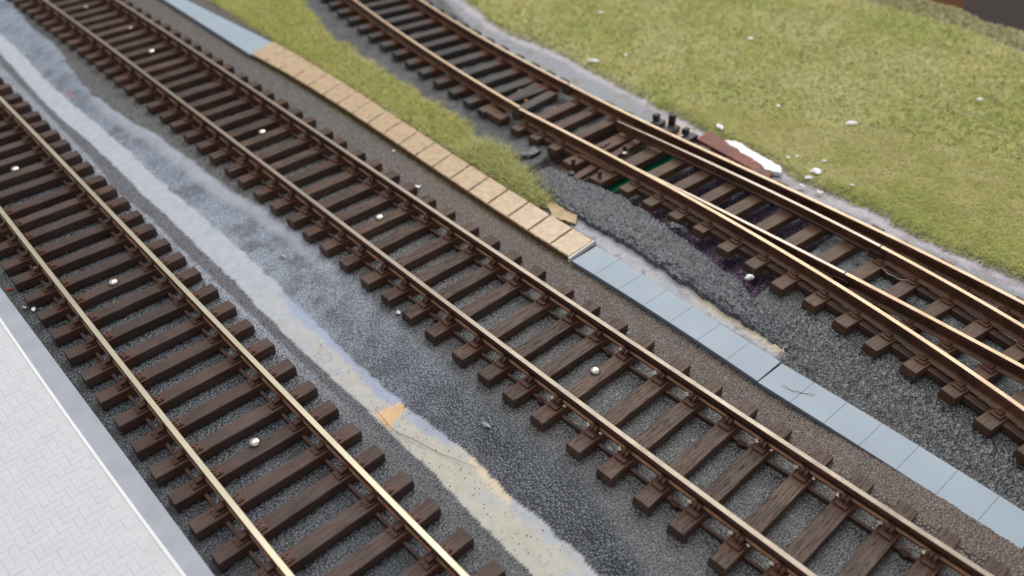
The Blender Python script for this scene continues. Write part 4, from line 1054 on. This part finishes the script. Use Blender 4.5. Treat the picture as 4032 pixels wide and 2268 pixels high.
um = uv(at([(1900, 560), (2190, 790)], 0))[:, 0]; vend = vmask & (u > um[0]) & (u < um[1]+2); p_, k_ = pick(vend, 3500, 35); cv = np.tile(L_(180, 180, 116), (len(p_), 1))*r.uniform(.7, 1.25, (len(p_), 1))
grass('grass', p_, z_at(p_)[0], 5.0, .1, cv, (.1, .9), 'long loose grass fibres at the lower end of the verge', 45)

# ------------------------------------------------------------------ platform at the lower left
ZPc, ZPs = 3.4, 3.75
pl = thing('platform', 'white embossed-brick station platform with grey coping at the lower left', 'platform')
eo = [(-60, 1036), (0, 1116), (63, 1189), (104, 1257), (183, 1372), (287, 1512), (360, 1611), (522, 1820), (720, 2086), (845, 2268), (960, 2440)]
ei = [(-60, 1150), (0, 1241), (52, 1309), (177, 1512), (313, 1684), (501, 1961), (730, 2268), (840, 2420)]
def smooth_edge(p_, z_):
    q_ = uv(at(p_, z_)); c_ = np.polyfit(q_[:, 0], q_[:, 1], 2); u_ = np.linspace(q_[:, 0].min(), q_[:, 0].max(), 24); return xy(np.stack([u_, np.polyval(c_, u_)], 1))
EO, EI = smooth_edge(eo, ZPc), smooth_edge(ei, ZPs); away = -DIR_V
M['coping'] = mat_plain('grey_card_coping', (158, 162, 172), .5, 0, .08, 2.5, .15, 14)
M['brick'] = mat_plain('white_embossed_card', (200, 199, 204), .6, 0, .03, 3, .1, 16)
M['joint'] = mat_plain('white_card_joint', (199, 198, 202), .65, 0, .05, 3)
EIo = at(ei, ZPc)
obj('coping', prism(np.vstack([EO, (smooth_edge(ei, ZPc)-DIR_V*1.2)[::-1]]), .1, ZPc, [M['coping']], 'coping'), pl)
lip = np.vstack([EI + DIR_V*.12, (EI-DIR_V*.35)[::-1]]); obj('edge_lip', prism(lip, ZPc-.2, ZPs+.05, [mat_plain('white_card_edge', (226, 226, 230), .5, 0, .02)], 'edge_lip'), pl)
obj('surface', prism(np.vstack([EI-DIR_V*.3, (EI-DIR_V*75)[::-1]]), ZPc-.3, ZPs-.06, [M['joint']], 'surface'), pl)
dr = (EI[-2]-EI[1]); dr /= np.hypot(*dr); nr = np.array([dr[1], -dr[0]]); 
if nr @ DIR_V > 0: nr = -nr
# herringbone of shallow bricks, 2.6 x 1.15 mm
bl_, bw_ = 2.5, 1.22; s_ = 1.25; bricks = []
for i in range(-8, 80):
    for j in range(-90, 130):
        m4 = (i - j) % 4
        x0, y0 = j*s_, i*s_
        if m4 == 0: bricks.append((x0, y0, 2*s_, s_))
        elif m4 == 1: bricks.append((x0, y0, s_, 2*s_))
bm_v, bm_f = [], []
org = EI[8]; ca_, sa_ = math.cos(.0), math.sin(.0)
rr = random.Random(2); cnt = 0
from math import hypot
Qe = uv(EI)
big = []
for x0, y0, lx, ly in bricks:
    g_ = .02; c = org + dr*(x0+lx/2) + nr*(y0+ly/2)
    qc = uv(c)
    if qc[1] > np.interp(qc[0], Qe[:, 0], Qe[:, 1]) - 1.6: continue
    px = np.array([c[0], c[1], ZPs]); 
    # keep what the lens can see, with a margin
    dx, dy, dz = c[0], c[1], ZPs-CAM_Z; yy = dy*_ca*1.0 + dz*_sa*1.0
    depth = dy*math.cos(PITCH) - dz*math.sin(PITCH); X_ = c[0]/depth; Y_ = (dy*math.sin(PITCH)+dz*math.cos(PITCH))/depth
    if X_ < -.72 or Y_ < -.46: continue
    h_ = ZPs + rr.uniform(-.012, .012)
    quad = [(x0+g_, y0+g_), (x0+lx-g_, y0+g_), (x0+lx-g_, y0+ly-g_), (x0+g_, y0+ly-g_)]
    k0 = len(bm_v)
    for (a, b_), zz, ins in [(q_, ZPs-.075, 0) for q_ in quad] + [(q_, h_, .11) for q_ in quad]:
        mx, my = x0+lx/2, y0+ly/2; a += math.copysign(ins, mx-a); b_ += math.copysign(ins, my-b_)
        w3 = org + dr*a + nr*b_; bm_v.append((w3[0], w3[1], zz))
    bm_f += [(k0+q_, k0+(q_+1) % 4, k0+4+(q_+1) % 4, k0+4+q_) for q_ in range(4)] + [(k0+4, k0+5, k0+6, k0+7)]
    cnt += 1
print('bricks', cnt)
me = mesh_np('brick', bm_v, bm_f, [M['brick']]); bm = bmesh.new(); bm.from_mesh(me); bmesh.ops.recalc_face_normals(bm, faces=bm.faces); bm.to_mesh(me); bm.free()
tag(obj('brick_paving', me, pl), 'shallow white embossed bricks in a basket pattern', kind='stuff')

# ------------------------------------------------------------------ beyond the far edge of the layout
fl_m = mat_plain('dark_floor', (60, 42, 36), .6, 0, .2, .02); b = MB(); b.box(-1200, 1200, -200, 1500, -402, -400); tag(obj('floor', b.mesh('floor', [fl_m])), 'dark floor far below the layout', kind='structure')
wd = mat_plain('brown_wood', (150, 98, 64), .5, 0, .3, .08)
b = MB(); b.box(-45, 45, -30, 30, 0, 60, 1.5); q = at1(3560, -190, -60)
tag(obj('wooden_cabinet', b.mesh('wooden_cabinet', [wd]), None, (158, 400, -62), .2), 'out-of-focus brown wooden cabinet top behind the layout', 'cabinet')
